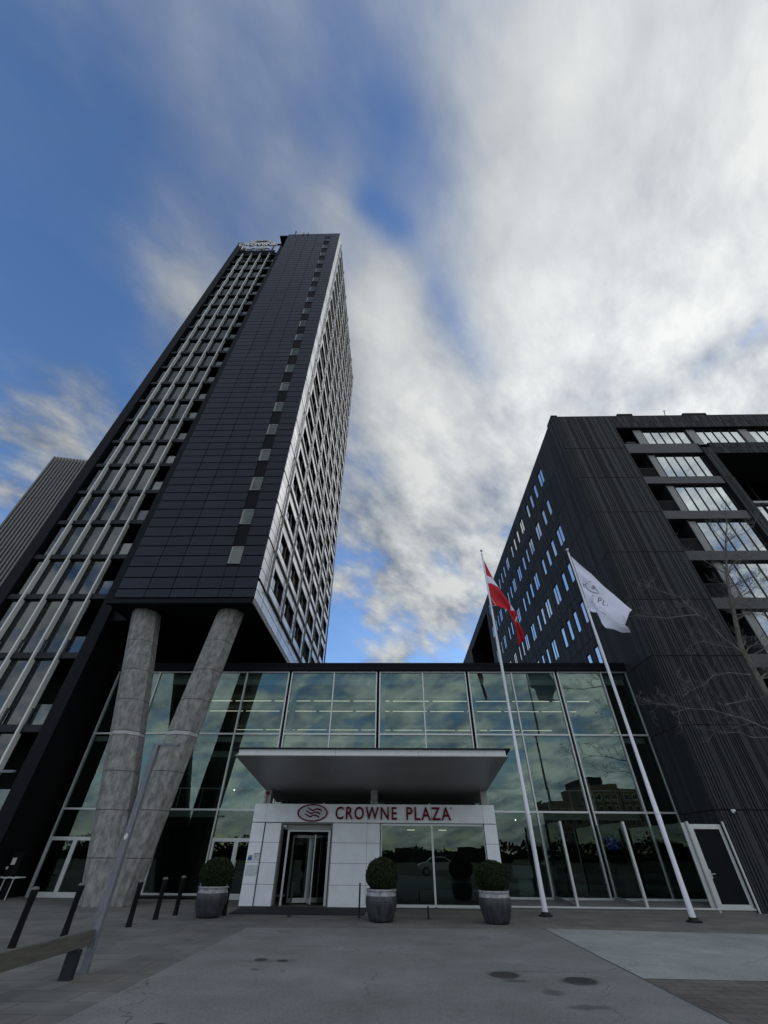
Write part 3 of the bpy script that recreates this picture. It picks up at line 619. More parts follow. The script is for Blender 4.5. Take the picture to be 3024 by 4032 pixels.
for i in range(len(MX)-1):
    for j in range(3):
        e0 = 0.07 if i in DBL else 0.036; e1 = 0.07 if i+1 in DBL else 0.036
        g = MB(); dy = random.uniform(-0.012, 0.012)
        g.quad((MX[i]+e0, AY-0.02+dy, TZ[j]+0.0), (MX[i+1]-e1, AY-0.02-dy, TZ[j]), (MX[i+1]-e1, AY-0.02-dy+random.uniform(-.01,.01), TZ[j+1]), (MX[i]+e0, AY-0.02+dy, TZ[j+1]))
        g.build('glass_pane', 'g_low' if j == 0 else 'g_atr', atr)
b = MB(); b.box(-17.2, 14.08, AY-0.28, AY+0.3, 10.24, 10.66); b.box(-17.2, 14.08, AY-0.31, AY-0.281, 10.55, 10.68); b.build('parapet', 'band', atr)
b = MB(); b.box(-17.2, 14.08, AY+0.3, 46, 10.3, 10.6); b.build('roof', 'matt', atr)
b = MB(); b.box(-17.2, 14.05, AY+0.3, 45, 9.85, 10.28); b.build('ceiling', 'intceil', atr)
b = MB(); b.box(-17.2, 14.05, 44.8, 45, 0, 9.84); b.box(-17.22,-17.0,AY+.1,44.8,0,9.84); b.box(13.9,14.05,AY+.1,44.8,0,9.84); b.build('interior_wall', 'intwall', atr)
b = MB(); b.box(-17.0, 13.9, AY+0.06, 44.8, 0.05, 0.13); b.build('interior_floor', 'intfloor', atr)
b = MB(); b.box(-17.0, 13.9, 29.0, 44.7, 3.2, 3.55); b.box(-17.0, 13.9, 31.0, 44.7, 6.5, 6.85); b.build('gallery', 'intceil', atr)
b = MB()
x = -16.8
while x < 13.8: b.box(x, x+0.03, 28.96, 28.99, 3.55, 4.55); x += 1.35
b.box(-17, 13.9, 28.95, 28.995, 4.55, 4.60); b.build('gallery_rail', 'alu', atr)
b = MB()
for i in DBL:
    x = MX[i]; b.box(x+0.12, x+0.42, AY+0.35, AY+0.6, 0.13, 9.84)
b.box(-17, 13.9, AY+0.25, AY+0.45, 9.55, 9.84); b.box(-17, 13.9, AY+0.25, AY+0.4, 6.45, 6.7)
b.build('interior_columns', 'intcol', atr)
for yy, zz_ in ((29.4, 9.6), (32.0, 9.6), (37.9, 9.6)):
    x = -13.5
    while x < 13:
        ln = 2.45
        b = MB(); b.box(x, x+ln, yy, yy+0.04, zz_-0.018, zz_+0.018); b.build('ceiling_light', 'lit', atr)
        x += 2.69
b = MB()
for x, y_, z in ((-7.8, 28.0, 5.6), (-4.5, 28.0, 5.6), (-9.2, 28, 4.4), (1.0, 28.0, 3.1), (6.5, 27.5, 3.1), (-0.8, 28.5, 3.12), (2.6, 28.5, 3.12)): b.lathe((x, y_, z), [(0.0, -0.03), (0.03, -0.02), (0.035, 0.02), (0.0, 0.03)], 8)
b.build('downlights', 'lampw', atr)
def dbl_door(x0, x1, zt):
    f = MB(); y = AY-0.16
    f.box(x0, x1, y, y+0.09, zt-0.14, zt); f.box(x0, x0+0.12, y, y+0.09, 0.012, zt-0.14); f.box(x1-0.12, x1, y, y+0.09, 0.012, zt-0.14)
    xm = (x0+x1)/2; f.box(xm-0.1, xm-0.004, y, y+0.09, 0.2, zt-0.14); f.box(xm+0.004, xm+0.1, y, y+0.09, 0.2, zt-0.14); f.box(x0+0.12, x1-0.12, y, y+0.09, 0.012, 0.2)
    do = f.build('door', 'alu', atr)
    g = MB(); g.quad((x0+0.12,y+0.05,0.2),(x1-0.12,y+0.05,0.2),(x1-0.12,y+0.05,zt-0.14),(x0+0.12,y+0.05,zt-0.14)); g.build('pane', 'g_low', do)
    h = MB(); h.tube([(xm+0.16,y-0.02,0.95),(xm+0.16,y-0.08,0.98),(xm+0.16,y-0.08,1.35),(xm+0.16,y-0.02,1.38)], 0.014, 8); h.build('handle', 'alu', do, smooth=True)
dbl_door(-16.98, -14.36, 2.2); dbl_door(-8.9, -6.5, 2.2)
# furniture seen through the glass
for (x, y_, lab) in ((6.6, 28.2, 'pale reception pedestal behind the glass beside the left flagpole'), (12.0, 28.4, 'pale reception pedestal behind the glass between two glass screens')):
    d = thing('pedestal', lab, 'pedestal', (x, y_, 0.13), 'pedestals in the lobby')
    m1 = MB(); m1.box(x-0.35,x+0.35,y_-0.25,y_+0.25,0.13,0.75); m1.build('base', 'desk', d); m1 = MB(); m1.box(x-0.55,x+0.45,y_-0.35,y_+0.35,0.76,1.25); m1.build('top', 'desk', d)
sc_ = thing('screen', 'small glowing blue information screen inside the lobby', 'screen', (12.3, 30, 1.8))
m1 = MB(); m1.box(12.0, 12.7, 30.05, 30.1, 1.9, 2.5); m1.build('casing', 'dark', sc_); m1 = MB(); m1.quad((12.04,30.04,1.94),(12.66,30.04,1.94),(12.66,30.04,2.46),(12.04,30.04,2.46)); m1.build('display', 'screen', sc_)

# ---- glass wind screens on the plinth
scr = [(7.2, 7.18, 'glass wind screen with pale post beside the left flagpole'), (9.91, 9.85, 'middle glass wind screen with a pale post'), (12.65, 12.5, 'glass wind screen joined to the white framed door')]
for (xf, xb, lab) in scr[:2]:
    t = thing('glass_screen', lab, 'screen', (xf, 22.4, 0.13), 'glass wind screens before the hall')
    m1 = MB(); m1.box(xf-0.045, xf+0.045, 22.36, 22.50, 0.131, 2.82); m1.build('post', 'alu', t)
    m1 = MB(); m1.quad((xf,22.5,0.26),(xb,25.38,0.26),(xb,25.38,2.80),(xf,22.5,2.80)); m1.build('pane', 'g_screen', t)
    m1 = MB(); m1.hexa([(xf-0.03,22.5,0.131),(xf+0.03,22.5,0.131),(xb+0.03,25.3,0.131),(xb-0.03,25.3,0.131)], [(xf-0.03,22.5,0.2),(xf+0.03,22.5,0.2),(xb+0.03,25.3,0.28),(xb-0.03,25.3,0.28)]); m1.build('base_rail', 'steeldull', t)
dr = thing('framed_door', 'dark door in a pale metal frame at the corner of the black building', 'door', (13.4, 22.4, 0.13))
m1 = MB(); m1.box(12.62, 12.70, 22.36, 22.5, 0.0, 2.84); m1.box(12.72, 12.84, 22.4, 22.46, 0.1, 2.75); m1.box(14.06, 14.13, 22.25, 22.3, 0.0, 2.84); m1.box(13.92, 14.05, 22.4, 22.46, 0.1, 2.75)
m1.box(12.84, 13.92, 22.4, 22.46, 2.58, 2.75); m1.box(12.84, 13.92, 22.4, 22.46, 0.1, 0.24); m1.box(12.45, 12.61, 22.5, 22.56, 0.13, 2.8)
m1.build('frame', 'alu', dr, bevel=0.006)
m1 = MB(); m1.box(12.84, 13.92, 22.42, 22.45, 0.24, 2.58); m1.build('leaf', 'black', dr)
m1 = MB(); m1.box(12.83, 12.87, 22.37, 22.4, 1.0, 1.28); m1.tube([(12.85,22.36,1.14),(12.85,22.32,1.14),(13.0,22.32,1.14)], 0.014, 8); m1.build('handle', 'alu', dr)
m1 = MB(); m1.quad((12.61,22.56,0.2),(12.5,25.38,0.2),(12.5,25.38,2.8),(12.61,22.56,2.8)); m1.build('side_glass', 'g_screen', dr)

# ================================================================== ENTRANCE PORTAL
por = thing('entrance_portal', 'white panelled entrance block with revolving door and CROWNE PLAZA fascia', 'entrance', (-0.9, 22.5, 0))
PY = 22.5
m1 = MB(); j_ = 0.012
zr = [0.02, 0.67, 1.345, 2.015, 2.69]
def pan(mb, x0, x1, y0, y1, z0, z1): mb.box(x0+j_/2, x1-j_/2, y0, y1, z0+j_/2, z1-j_/2)
for x0, x1, dy in ((-6.29,-5.73,0), (-5.70,-5.0,.06), (-2.7,-1.2,0), (-1.2,-0.63,0), (3.9,4.45,0)):
    m1 = MB()
    for i in range(4): pan(m1, x0, x1, PY+dy, PY+dy+0.05, zr[i], zr[i+1])
    m1.build('wall_panel', 'white', por)
m1 = MB()
for (a, c) in ((-6.29,-5.73), (-5.73,-3.65), (-3.65,-1.2), (-1.2,1.64), (1.64,3.9), (3.9,4.45)): pan(m1, a, c, PY-0.02, PY+0.03, 2.705, 3.375)
m1.build('fascia', 'white', por)
m1 = MB(); m1.box(-6.27, -5.71, PY+0.05, PY+0.4, 0.0, 3.36); m1.box(-5.71, -5.0, PY+0.11, PY+0.4, 0, 2.7); m1.box(-2.69, -0.64, PY+0.05, PY+0.4, 0, 2.7); m1.box(3.92, 4.43, PY+0.05, AY-0.2, 0, 3.36)
m1.box(-5.71, 3.92, PY+0.03, AY-0.2, 2.71, 3.36); m1.box(-6.27,-6.2,PY+0.4,AY-0.2,0,3.36); m1.build('carcass', 'joint', por)
m1 = MB()
for i in range(4):
    pan(m1, -5.0, -4.96, PY+0.11, PY+0.62, zr[i], zr[i+1]); m1.box(-2.74,-2.702,PY+0.0,PY+0.62,zr[i]+j_/2,zr[i+1]-j_/2)
m1.box(-4.96, -2.74, PY+0.35, PY+0.6, 2.46, 2.69); m1.box(-4.96,-2.74,PY+0.1,PY+0.349,2.66,2.69)
m1.build('door_reveal', 'reveal', por)
rd = MB(); yd = PY+0.42
rd.box(-4.74,-4.66,yd,yd+0.1,0.02,2.46); rd.box(-2.93,-2.83,yd,yd+0.1,0.02,2.46); rd.box(-4.66,-2.93,yd,yd+0.1,2.4,2.46)
ro = rd.build('revolving_door', 'alu', por)
cx, cy_ = -3.8, yd+0.95
q = MB()
for a in (math.radians(200), math.radians(290), math.radians(20), math.radians(110)):
    dx, dy = math.cos(a), math.sin(a); nx, ny = -dy*0.02, dx*0.02
    for r0, r1, z0, z1 in ((0.78, 0.86, 0.05, 2.3), (0.03, 0.1, 0.05, 2.3), (0.1, 0.78, 0.05, 0.2), (0.1, 0.78, 2.2, 2.3)):
        p = [(cx+dx*r0+nx, cy_+dy*r0+ny), (cx+dx*r1+nx, cy_+dy*r1+ny), (cx+dx*r1-nx, cy_+dy*r1-ny), (cx+dx*r0-nx, cy_+dy*r0-ny)]
        q.hexa([(u, v, z0) for u, v in p], [(u, v, z1) for u, v in p])
q.build('door_wings', 'alu', ro)
q = MB()
for a in (200, 290, 20, 110):
    a = math.radians(a); dx, dy = math.cos(a), math.sin(a); q.quad((cx+dx*0.1,cy_+dy*0.1,0.2),(cx+dx*0.78,cy_+dy*0.78,0.2),(cx+dx*0.78,cy_+dy*0.78,2.2),(cx+dx*0.1,cy_+dy*0.1,2.2))
q.build('wing_glass', 'g_low', ro)
q = MB(); n = 14
for s0, s1 in ((math.radians(150), math.radians(235)), (math.radians(-55), math.radians(30))):
    for k in range(n):
        a, c = s0+(s1-s0)*k/n, s0+(s1-s0)*(k+1)/n; R_ = 0.92
        q.quad((cx+R_*math.cos(a),cy_+R_*math.sin(a),0.03),(cx+R_*math.cos(c),cy_+R_*math.sin(c),0.03),(cx+R_*math.cos(c),cy_+R_*math.sin(c),2.35),(cx+R_*math.cos(a),cy_+R_*math.sin(a),2.35))
q.build('drum', 'g_low', ro)
q = MB(); q.box(-4.66,-2.93,yd+0.12,yd+1.9,2.35,2.45); q.box(-4.8,-2.8,yd+2.2,yd+2.25,0,2.6); q.build('drum_top', 'matt', ro)
for (a, c) in ((-0.60, 1.62), (1.62, 3.88)):
    f = MB(); y = PY+0.08
    f.box(a, a+0.05, y, y+0.08, 0.05, 2.69); f.box(c-0.03, c, y, y+0.08, 0.05, 2.69); f.box(a+0.05, c-0.03, y, y+0.08, 2.62, 2.69); f.box(a+0.05, c-0.03, y-0.03, y+0.08, 0.03, 0.12)
    fo = f.build('window', 'alu', por); g = MB(); g.quad((a+0.05,y+0.04,0.12),(c-0.03,y+0.04,0.12),(c-0.03,y+0.04,2.62),(a+0.05,y+0.04,2.62)); g.build('pane', 'g_low', fo)
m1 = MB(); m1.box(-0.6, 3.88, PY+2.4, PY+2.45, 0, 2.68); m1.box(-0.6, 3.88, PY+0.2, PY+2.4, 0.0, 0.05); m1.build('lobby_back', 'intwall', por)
for x in (0.75, 2.2):
    m1 = MB(); m1.box(x-0.17, x+0.17, PY+1.2, PY+1.32, 2.50, 2.53); m1.build('ceiling_light', 'lit', por)
sg = thing('entrance_sign', 'dark red CROWNE PLAZA letters and oval wave emblem on the white fascia', 'sign', (-0.9, PY-0.03, 3.0))
m1 = MB(); ring(m1, -3.65, PY-0.022, 3.045, 0.68, 0.315, 0.06, 0.045, 0.06); m1.build('emblem_ring', 'red', sg)
m1 = MB(); n = 40; m1.hexa([(-3.65+0.62*math.cos(2*PI*k/n), PY-0.021, 3.045+0.27*math.sin(2*PI*k/n)) for k in range(n)], [(-3.65+0.62*math.cos(2*PI*k/n), PY-0.035, 3.045+0.27*math.sin(2*PI*k/n)) for k in range(n)]); m1.build('emblem_disc', 'disc', sg)
m1 = MB(); waves(m1, -3.63, PY-0.036, 3.05, 0.72, 0.42, 0.02); m1.build('emblem_waves', 'red', sg)
letters('lettering', 'CROWNE', -2.62, -0.05+0.16, PY-0.06, 2.815, 3.28, 0.035, 'red', sg, 0.012, 1.2)
letters('lettering', 'PLAZA', 0.53, 2.49, PY-0.06, 2.815, 3.28, 0.035, 'red', sg, 0.012, 1.2)
m1 = MB(); ring(m1, 2.52, PY-0.022, 3.245, 0.04, 0.04, 0.01, 0.01, 0.02, seg=20); o = m1.build('registered_mark', 'dark', sg); letters('registered_letter', 'R', 2.50, 2.54, PY-0.03, 3.225, 3.265, 0.004, 'dark', sg)
# plaques
def plaque(x0, x1, z0, z1, m_, lab):
    t = thing('plaque', lab, 'plaque', ((x0+x1)/2, PY, z0), 'plaques beside the entrance')
    m1 = MB(); m1.box(x0, x1, PY-0.022, PY-0.001, z0, z1); m1.build('plate', m_, t)
    return t
t = plaque(-6.23, -6.03, 1.40, 1.60, 'paper', 'blue and green square plaque at the left end of the entrance wall')
m1 = MB(); m1.box(-6.21,-6.05,PY-0.027,PY-0.0225,1.42,1.53); m1.build('blue_field', 'blue', t); m1 = MB(); m1.hexa([(-6.2,PY-0.031,1.54),(-6.06,PY-0.031,1.54),(-6.06,PY-0.031,1.585),(-6.16,PY-0.031,1.57)], [(-6.2,PY-0.0225,1.54),(-6.06,PY-0.0225,1.54),(-6.06,PY-0.0225,1.585),(-6.16,PY-0.0225,1.57)]); m1.build('green_field', 'green', t)
t = plaque(-5.99, -5.75, 1.40, 1.66, 'disc', 'pale plaque with a thin blue band, upper right of the group')
m1 = MB(); m1.box(-5.97,-5.77,PY-0.026,PY-0.0225,1.62,1.64); m1.build('blue_band', 'blue', t); m1 = MB(); ring(m1, -5.9, PY-0.0225, 1.54, 0.03, 0.03, 0.01, 0.01, 0.004, seg=16); m1.build('mark', 'dark', t)
t = plaque(-6.23, -6.01, 0.95, 1.28, 'disc', 'pale plaque with faint grey lines, lower left of the group')
m1 = MB()
for k in range(5): m1.box(-6.19, -6.05-0.02*(k % 3), PY-0.025, PY-0.0225, 1.22-k*0.05, 1.232-k*0.05)
m1.build('print', 'grey', t)
t = plaque(-5.99, -5.76, 0.95, 1.28, 'disc', 'plain pale plaque, lower right of the group')
# floodlights lying on the portal top
for k, x in enumerate((-4.75, -2.6, 0.55, 2.6)):
    t = thing('floodlight', ['black floodlight on the fascia top above the door, leftmost of four', 'black floodlight behind the W of the sign', 'black floodlight behind the P of the sign', 'black floodlight on the fascia top, rightmost of four'][k], 'floodlight', (x, PY+0.25, 3.38), 'floodlights on the entrance block')
    m1 = MB(); m1.hexa([(x-0.16,PY+0.1,3.39),(x+0.16,PY+0.1,3.39),(x+0.16,PY+0.3,3.39),(x-0.16,PY+0.3,3.39)], [(x-0.12,PY+0.14,3.47),(x+0.12,PY+0.14,3.47),(x+0.12,PY+0.3,3.47),(x-0.12,PY+0.3,3.47)]); m1.build('housing', 'dark', t); m1 = MB(); m1.box(x-0.03,x+0.03,PY+0.16,PY+0.26,3.362,3.389); m1.build('bracket', 'dark', t)
# CCTV
def cctv(x, y, z, lab):
    t = thing('security_camera', lab, 'camera', (x, y, z), 'security cameras')
    m1 = MB(); m1.lathe((x, y, z), [(0.0, -0.09), (0.04, -0.085), (0.075, -0.05), (0.085, 0.0), (0.085, 0.06), (0.0, 0.065)], 20); m1.build('housing', 'cctv', t, smooth=True)
    m1 = MB(); m1.tube([(x, y-0.05, z-0.03), (x, y-0.1, z-0.05)], 0.035, 12); m1.build('lens', 'dark', t)
    m1 = MB(); m1.box(x-0.03, x+0.03, y+0.02, y+0.11, z-0.02, z+0.05); m1.build('bracket', 'cctv', t)
cctv(-4.86, PY+0.25, 2.56, 'white dome camera in the top left corner of the door recess')
cctv(14.75, 22.22, 3.2, 'white security camera on the black ribbed wall beside the framed door')
# door mat
tag((lambda mb: (mb.hexa([(-5.85,19.95,0.009),(-1.1,20.0,0.009),(-1.1,22.45,0.009),(-6.1,22.4,0.009)], [(-5.85,19.95,0.024),(-1.1,20.0,0.024),(-1.1,22.45,0.024),(-6.1,22.4,0.024)]), mb.build('door_mat', 'mat'))[1])(MB()), 'wide black mat in front of the revolving door', 'mat')

# ---- canopy
can = thing('canopy', 'projecting flat entrance canopy with pale edge and dark underside on three posts', 'canopy', (-0.85, 20, 3.9))
def cz(y): return 3.9+(22.5-y)/(22.5-17.4)*0.55
yf, yb, xl, xr = 17.4, 25.1, -5.95, 4.22
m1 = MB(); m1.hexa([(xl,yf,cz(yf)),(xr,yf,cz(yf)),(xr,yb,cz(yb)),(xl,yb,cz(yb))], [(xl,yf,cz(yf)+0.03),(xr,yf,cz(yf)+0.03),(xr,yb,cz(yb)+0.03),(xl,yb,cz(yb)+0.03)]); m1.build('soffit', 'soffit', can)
m1 = MB()
xs = [xl+0.08, -5.2, -2.2, 0.9, 3.4, xr-0.05]
for i in range(5): m1.box(xs[i]+0.004, xs[i+1]-0.004, yf+0.1, yf+0.16, cz(yf)+0.03, cz(yf)+0.24)
m1.hexa([(xl+0.08,yf+0.16,cz(yf)+0.03),(xl+0.12,yf+0.16,cz(yf)+0.03),(xl+0.12,yb,cz(yb)+0.03),(xl+0.08,yb,cz(yb)+0.03)], [(xl+0.08,yf+0.16,cz(yf)+0.24),(xl+0.12,yf+0.16,cz(yf)+0.24),(xl+0.12,yb,cz(yb)+0.24),(xl+0.08,yb,cz(yb)+0.24)])
m1.hexa([(xr-0.09,yf+0.16,cz(yf)+0.03),(xr-0.05,yf+0.16,cz(yf)+0.03),(xr-0.05,yb,cz(yb)+0.03),(xr-0.09,yb,cz(yb)+0.03)], [(xr-0.09,yf+0.16,cz(yf)+0.24),(xr-0.05,yf+0.16,cz(yf)+0.24),(xr-0.05,yb,cz(yb)+0.24),(xr-0.09,yb,cz(yb)+0.24)])
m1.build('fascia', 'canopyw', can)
m1 = MB(); m1.hexa([(xl-0.1,yf-0.02,cz(yf)+0.24),(xr+0.12,yf-0.02,cz(yf)+0.24),(xr+0.12,yb,cz(yb)+0.24),(xl-0.1,yb,cz(yb)+0.24)], [(xl-0.1,yf-0.02,cz(yf)+0.27),(xr+0.12,yf-0.02,cz(yf)+0.27),(xr+0.12,yb,cz(yb)+0.27),(xl-0.1,yb,cz(yb)+0.27)]); m1.build('roof', 'slabedge', can)
for x in (-5.80, -0.92, 4.07):
    m1 = MB(); m1.box(x-0.15, x+0.15, PY+0.06, PY+0.5, 3.37, 3.9); m1.build('post', 'reveal', can)
t = thing('junction_box', 'grey box on the middle canopy post above the sign', 'box', (-0.9, PY, 3.55)); m1 = MB(); m1.box(-1.0,-0.82,PY-0.02,PY+0.055,3.52,3.78); m1.build('housing', 'steeldull', t, bevel=0.01); m1 = MB(); m1.tube([(-0.91,PY+0.03,3.52),(-0.91,PY+0.03,3.39)],0.02,8); m1.build('conduit', 'steeldull', t)
t = thing('alarm_bell', 'small dark red alarm on the left canopy post', 'alarm', (-5.82, PY, 3.76)); m1 = MB(); m1.tube([(-5.82,PY+0.055,3.77),(-5.82,PY-0.02,3.77)], 0.07, 16); m1.build('housing', 'red', t); m1 = MB(); m1.box(-5.84,-5.82,PY+0.03,PY+0.055,3.38,3.7); m1.build('cable', 'dark', t)

# ================================================================== RIGHT BUILDING
rb = thing('black_hotel_wing', 'black ribbed building on the right with slit windows and glazed front bays', 'building', (14.1, 22.3, 0))
BX, BY, BH = 14.1, 22.35, 31.15
jz = [0, 3.25, 6.63, 10.04, 13.43, 16.85, 20.25, 23.65, 26.98, BH]
def battens(u0, u1, rng):
    r = []; u = u0
    while u < u1-0.02:
        w_ = rng.choice([0.05, 0.05, 0.06, 0.08, 0.11, 0.17, 0.30]); g = rng.choice([0.04, 0.045, 0.06])
        r.append((u, min(u+w_, u1))); u += w_+g
    return r
# front wall
b = MB(); rng = random.Random(3)
bf = battens(14.1, 19.06, rng)
for i in range(len(jz)-1):
    for (a, c) in bf: b.box(a, c, BY-0.05, BY, jz[i]+0.025, jz[i+1]-0.025)
b.build('front_cladding', 'batten', rb); b = MB()
def front_strip(x0, x1, z0, z1):
    for (a, c) in battens(x0, x1, rng): b.box(a, c, BY-0.05, BY, z0, z1)
front_strip(19.06, 46, 30.35, BH); front_strip(19.06, 46, 29.6, 30.33)
front_strip(25.76, 46, 27.0, 27.55); front_strip(25.0, 46, 26.3, 26.98)
for i in range(1, 8): front_strip(25.0, 25.78, jz[i]+0.012, jz[i+1]-0.012 if i < 7 else 26.28)
b.build('bay_cladding', 'batten', rb)
b = MB(); b.box(14.12, 19.05, BY, BY+0.6, 0, BH-0.01); b.box(19.05, 46, BY, BY+0.4, 29.55, BH-0.01); b.box(25.0, 25.78, BY, BY+3.2, 0, 26.3); b.box(25.78, 46, BY, BY+0.4, 26.3, 27.56)
b.box(24.95, 25.0, BY-0.03, BY+1.4, 3, 27.5)
b.build('front_wall', 'battengap', rb)
b = MB(); b.box(14.1, 46, BY, 85, BH, BH+0.12); b.box(19.9, 21.2, BY+0.0, BY+0.5, BH+0.12, BH+0.4); b.box(25.6, 27.6, BY+0.0, BY+0.5, BH+0.12, BH+0.4); b.box(14.08,14.6,BY,BY+1.2,BH+0.12,BH+0.3); b.build('roof', 'black', rb)
# body behind
b = MB(); b.box(19.05, 46, BY+4.0, 84.9, 0, BH-0.02); b.box(19.05, 25.0, BY+1.5, BY+4, 0, BH-.02); b.build('core_walls', 'matt', rb)
# floors with bays
for i in range(1, 8):
    zt = jz[i+1]; z0 = jz[i]+0.15; z1 = z0+2.66
    top = (i == 7)
    s = MB(); s.box(19.06, 24.95, BY+0.02, BY+1.5, z1, z0+3.38 if i < 7 else 27.55)
    if i == 1: s.box(19.06, 24.95, BY+0.02, BY+1.5, 0, z0)
    s.build('spandrel', 'spandrel', rb)
    f = MB(); xs = [20.55, 21.16, 21.9, 22.64, 23.38, 24.12, 24.86]; y = BY+0.25
    for k, x in enumerate(xs): f.box(x-0.035, x+0.035, y-0.02, y+0.05, z0, z1)
    f.box(20.6, 24.9, y-0.06, y+0.06, z1-0.06, z1); f.box(20.6, 24.9, y-0.06, y+0.06, z0, z0+0.06); f.box(20.45, 20.5, BY+0.1, BY+1.45, z0, z1)
    fo = f.build('glazed_bay', 'dark', rb)
    g = MB(); g.quad((21.21,y+.02,z0+.06),(24.81,y+.02,z0+.06),(24.81,y+.02,z1-.06),(21.21,y+.02,z1-.06)); g.build('panes', 'g_win', fo)
    g = MB(); g.box(20.6, 21.11, y-0.01, y+0.03, z0+.06, z1-.06); g.build('solid_panel', 'greypanel', fo)
    g = MB()
    for k in range(1, 6): g.box(xs[k]+0.06, xs[k+1]-0.06, y+0.06, y+0.09, z1-0.16, z1-0.07); g.box(xs[k+1]-0.16, xs[k+1]-0.06, y+0.06, y+0.09, z0+0.07, z1-0.16)
    g.build('inner_frame', 'innerf', fo)
    r = MB(); x = 19.1
    while x < 20.4: r.box(x, x+0.03, BY+0.12, BY+0.15, z0, z0+0.95); x += 0.11
    r.box(19.07, 20.44, BY+0.11, BY+0.16, z0+0.95, z0+1.0); r.build('balcony_railing', 'dark', rb)
    bw = MB(); bw.box(19.06, 20.45, BY+1.45, BY+1.49, z0, z1); bw.build('balcony_wall', 'black', rb)
# top storey ribbon
y = BY+0.25; z0, z1 = 27.6, 29.5
for x0 in (21.27, 25.73, 30.12, 34.5, 38.9):
    f = MB(); xs = [x0+0.715*k for k in range(6)]
    for x in xs: f.box(x-0.035, x+0.035, y-0.02, y+0.05, z0, z1)
    f.box(x0, xs[-1], y-0.06, y+0.06, z1-0.05, z1); f.box(x0, xs[-1], y-0.06, y+0.06, z0, z0+0.05)
    fo = f.build('ribbon_window', 'dark', rb)
    g = MB(); g.quad((x0+.05,y+.02,z0+.05),(xs[-1]-.05,y+.02,z0+.05),(xs[-1]-.05,y+.02,z1-.05),(x0+.05,y+.02,z1-.05)); g.build('panes', 'g_win', fo)
    g = MB()
    for k in range(5): g.box(xs[k]+0.05, xs[k+1]-0.05, y+0.06, y+0.09, z1-0.15, z1-0.06); g.box(xs[k+1]-0.16, xs[k+1]-0.05, y+0.06, y+0.09, z0+0.06, z1-0.15)
    g.build('inner_frame', 'innerf', fo)
    g = MB(); g.box(x0-0.72, x0-0.06, y-0.05, y+0.02, z0, z1); g.build('grey_panel', 'greypanel', rb)
b = MB(); b.box(19.06, 46, BY+0.5, BY+1.4, 29.5, 29.56); b.box(20.4, 46, BY+0.4, BY+1.4, 27.5, 27.58); b.box(19.3, 20.1, BY+0.05, BY+0.1, 27.6, 27.85); b.build('ribbon_reveal', 'slabedge', rb)
b = MB(); b.box(20.44, 46, BY+1.41, BY+1.49, 27.58, 29.5); b.build('ribbon_back', 'black', rb)
# recessed void with glass at the right
f = MB(); yv = BY+3.3
for x in (27.5, 30.2, 32.9, 35.6, 38.3): f.box(x-0.05, x+0.05, yv-0.1, yv+0.1, 3, 26.2)
for z in (6.7, 10.1, 13.5, 16.9, 20.4, 23.9): f.box(25.8, 46, yv-0.12, yv+0.1, z-0.1, z+0.1, 1)
fo = f.build('recess_glazing', ['dark', 'alu'], rb); g = MB()
g.quad((25.8,yv,3),(46,yv,3),(46,yv,23.8),(25.8,yv,23.8)); g.build('panes', 'g_win', fo)
g = MB(); g.quad((25.8,yv,24.0),(46,yv,24.0),(46,yv,26.25),(25.8,yv,26.25)); g.build('upper_panes', 'g_tower', fo)
b = MB(); b.box(25.8, 46, BY+0.1, yv+0.6, 26.25, 26.29); b.build('recess_ceiling', 'matt', rb)
# side wall with slit windows
def side_windows():
    res = []
    for fl in range(3, 9):
        z0 = jz[fl]+1.12 if fl < 8 else 28.15; z1 = z0+1.62
        odd = (fl % 2 == 0)
        y = 27.1
        if odd:
            k = 0
            while True:
                a = 27.1+7.45*k
                for dy, w_ in ((0, 1.2), (2.1, 0.72), (3.6, 0.72), (5.1, 0.72)):
                    if a+dy+w_ < 56.5: res.append((fl, a+dy, a+dy+w_, z0, z1))
                k += 1
                if a > 56: break
        else:
            k = 0
            while True:
                a = 27.65+7.75*k
                for dy, w_ in ((0, 0.72), (1.45, 0.72), (3.3, 1.25), (5.85, 1.25)):
                    if a+dy+w_ < 56.5: res.append((fl, a+dy, a+dy+w_, z0, z1))
                k += 1
                if a > 56: break
    return res
SW = side_windows()
b = MB(); back = MB(); rng = random.Random(9)
VY0, VY1, VZ1 = 57.0, 72.0, 29.6
for i in range(len(jz)-1):
    z0, z1 = jz[i]+0.02, jz[i+1]-0.02
    ws = sorted([w_ for w_ in SW if w_[0] == i], key=lambda q: q[1])
    for (a, c) in battens(22.35, VY0-0.6, rng) + battens(VY1+0.5, 85, rng):
        hit = [w_ for w_ in ws if not (c <= w_[1] or a >= w_[2])]
        if not hit: b.box(BX-0.05, BX, a, c, z0, z1)
        else:
            w_ = hit[0]
            b.box(BX-0.05, BX, a, c, z0, w_[3]-0.04); b.box(BX-0.05, BX, a, c, w_[4]+0.04, z1)
            if a < w_[1]: b.box(BX-0.05, BX, a, w_[1], w_[3]-0.04, w_[4]+0.04)
            if c > w_[2]: b.box(BX-0.05, BX, w_[2], c, w_[3]-0.04, w_[4]+0.04)
for (a, c) in battens(VY0-0.6, VY1+0.5, rng):
    if c > VY0-0.001 and a < VY1: b.box(BX-0.05, BX, a, c, VZ1, BH-0.02)
    else: b.box(BX-0.05, BX, a, c, 0, BH-0.02)
b.build('side_cladding', 'batten', rb)
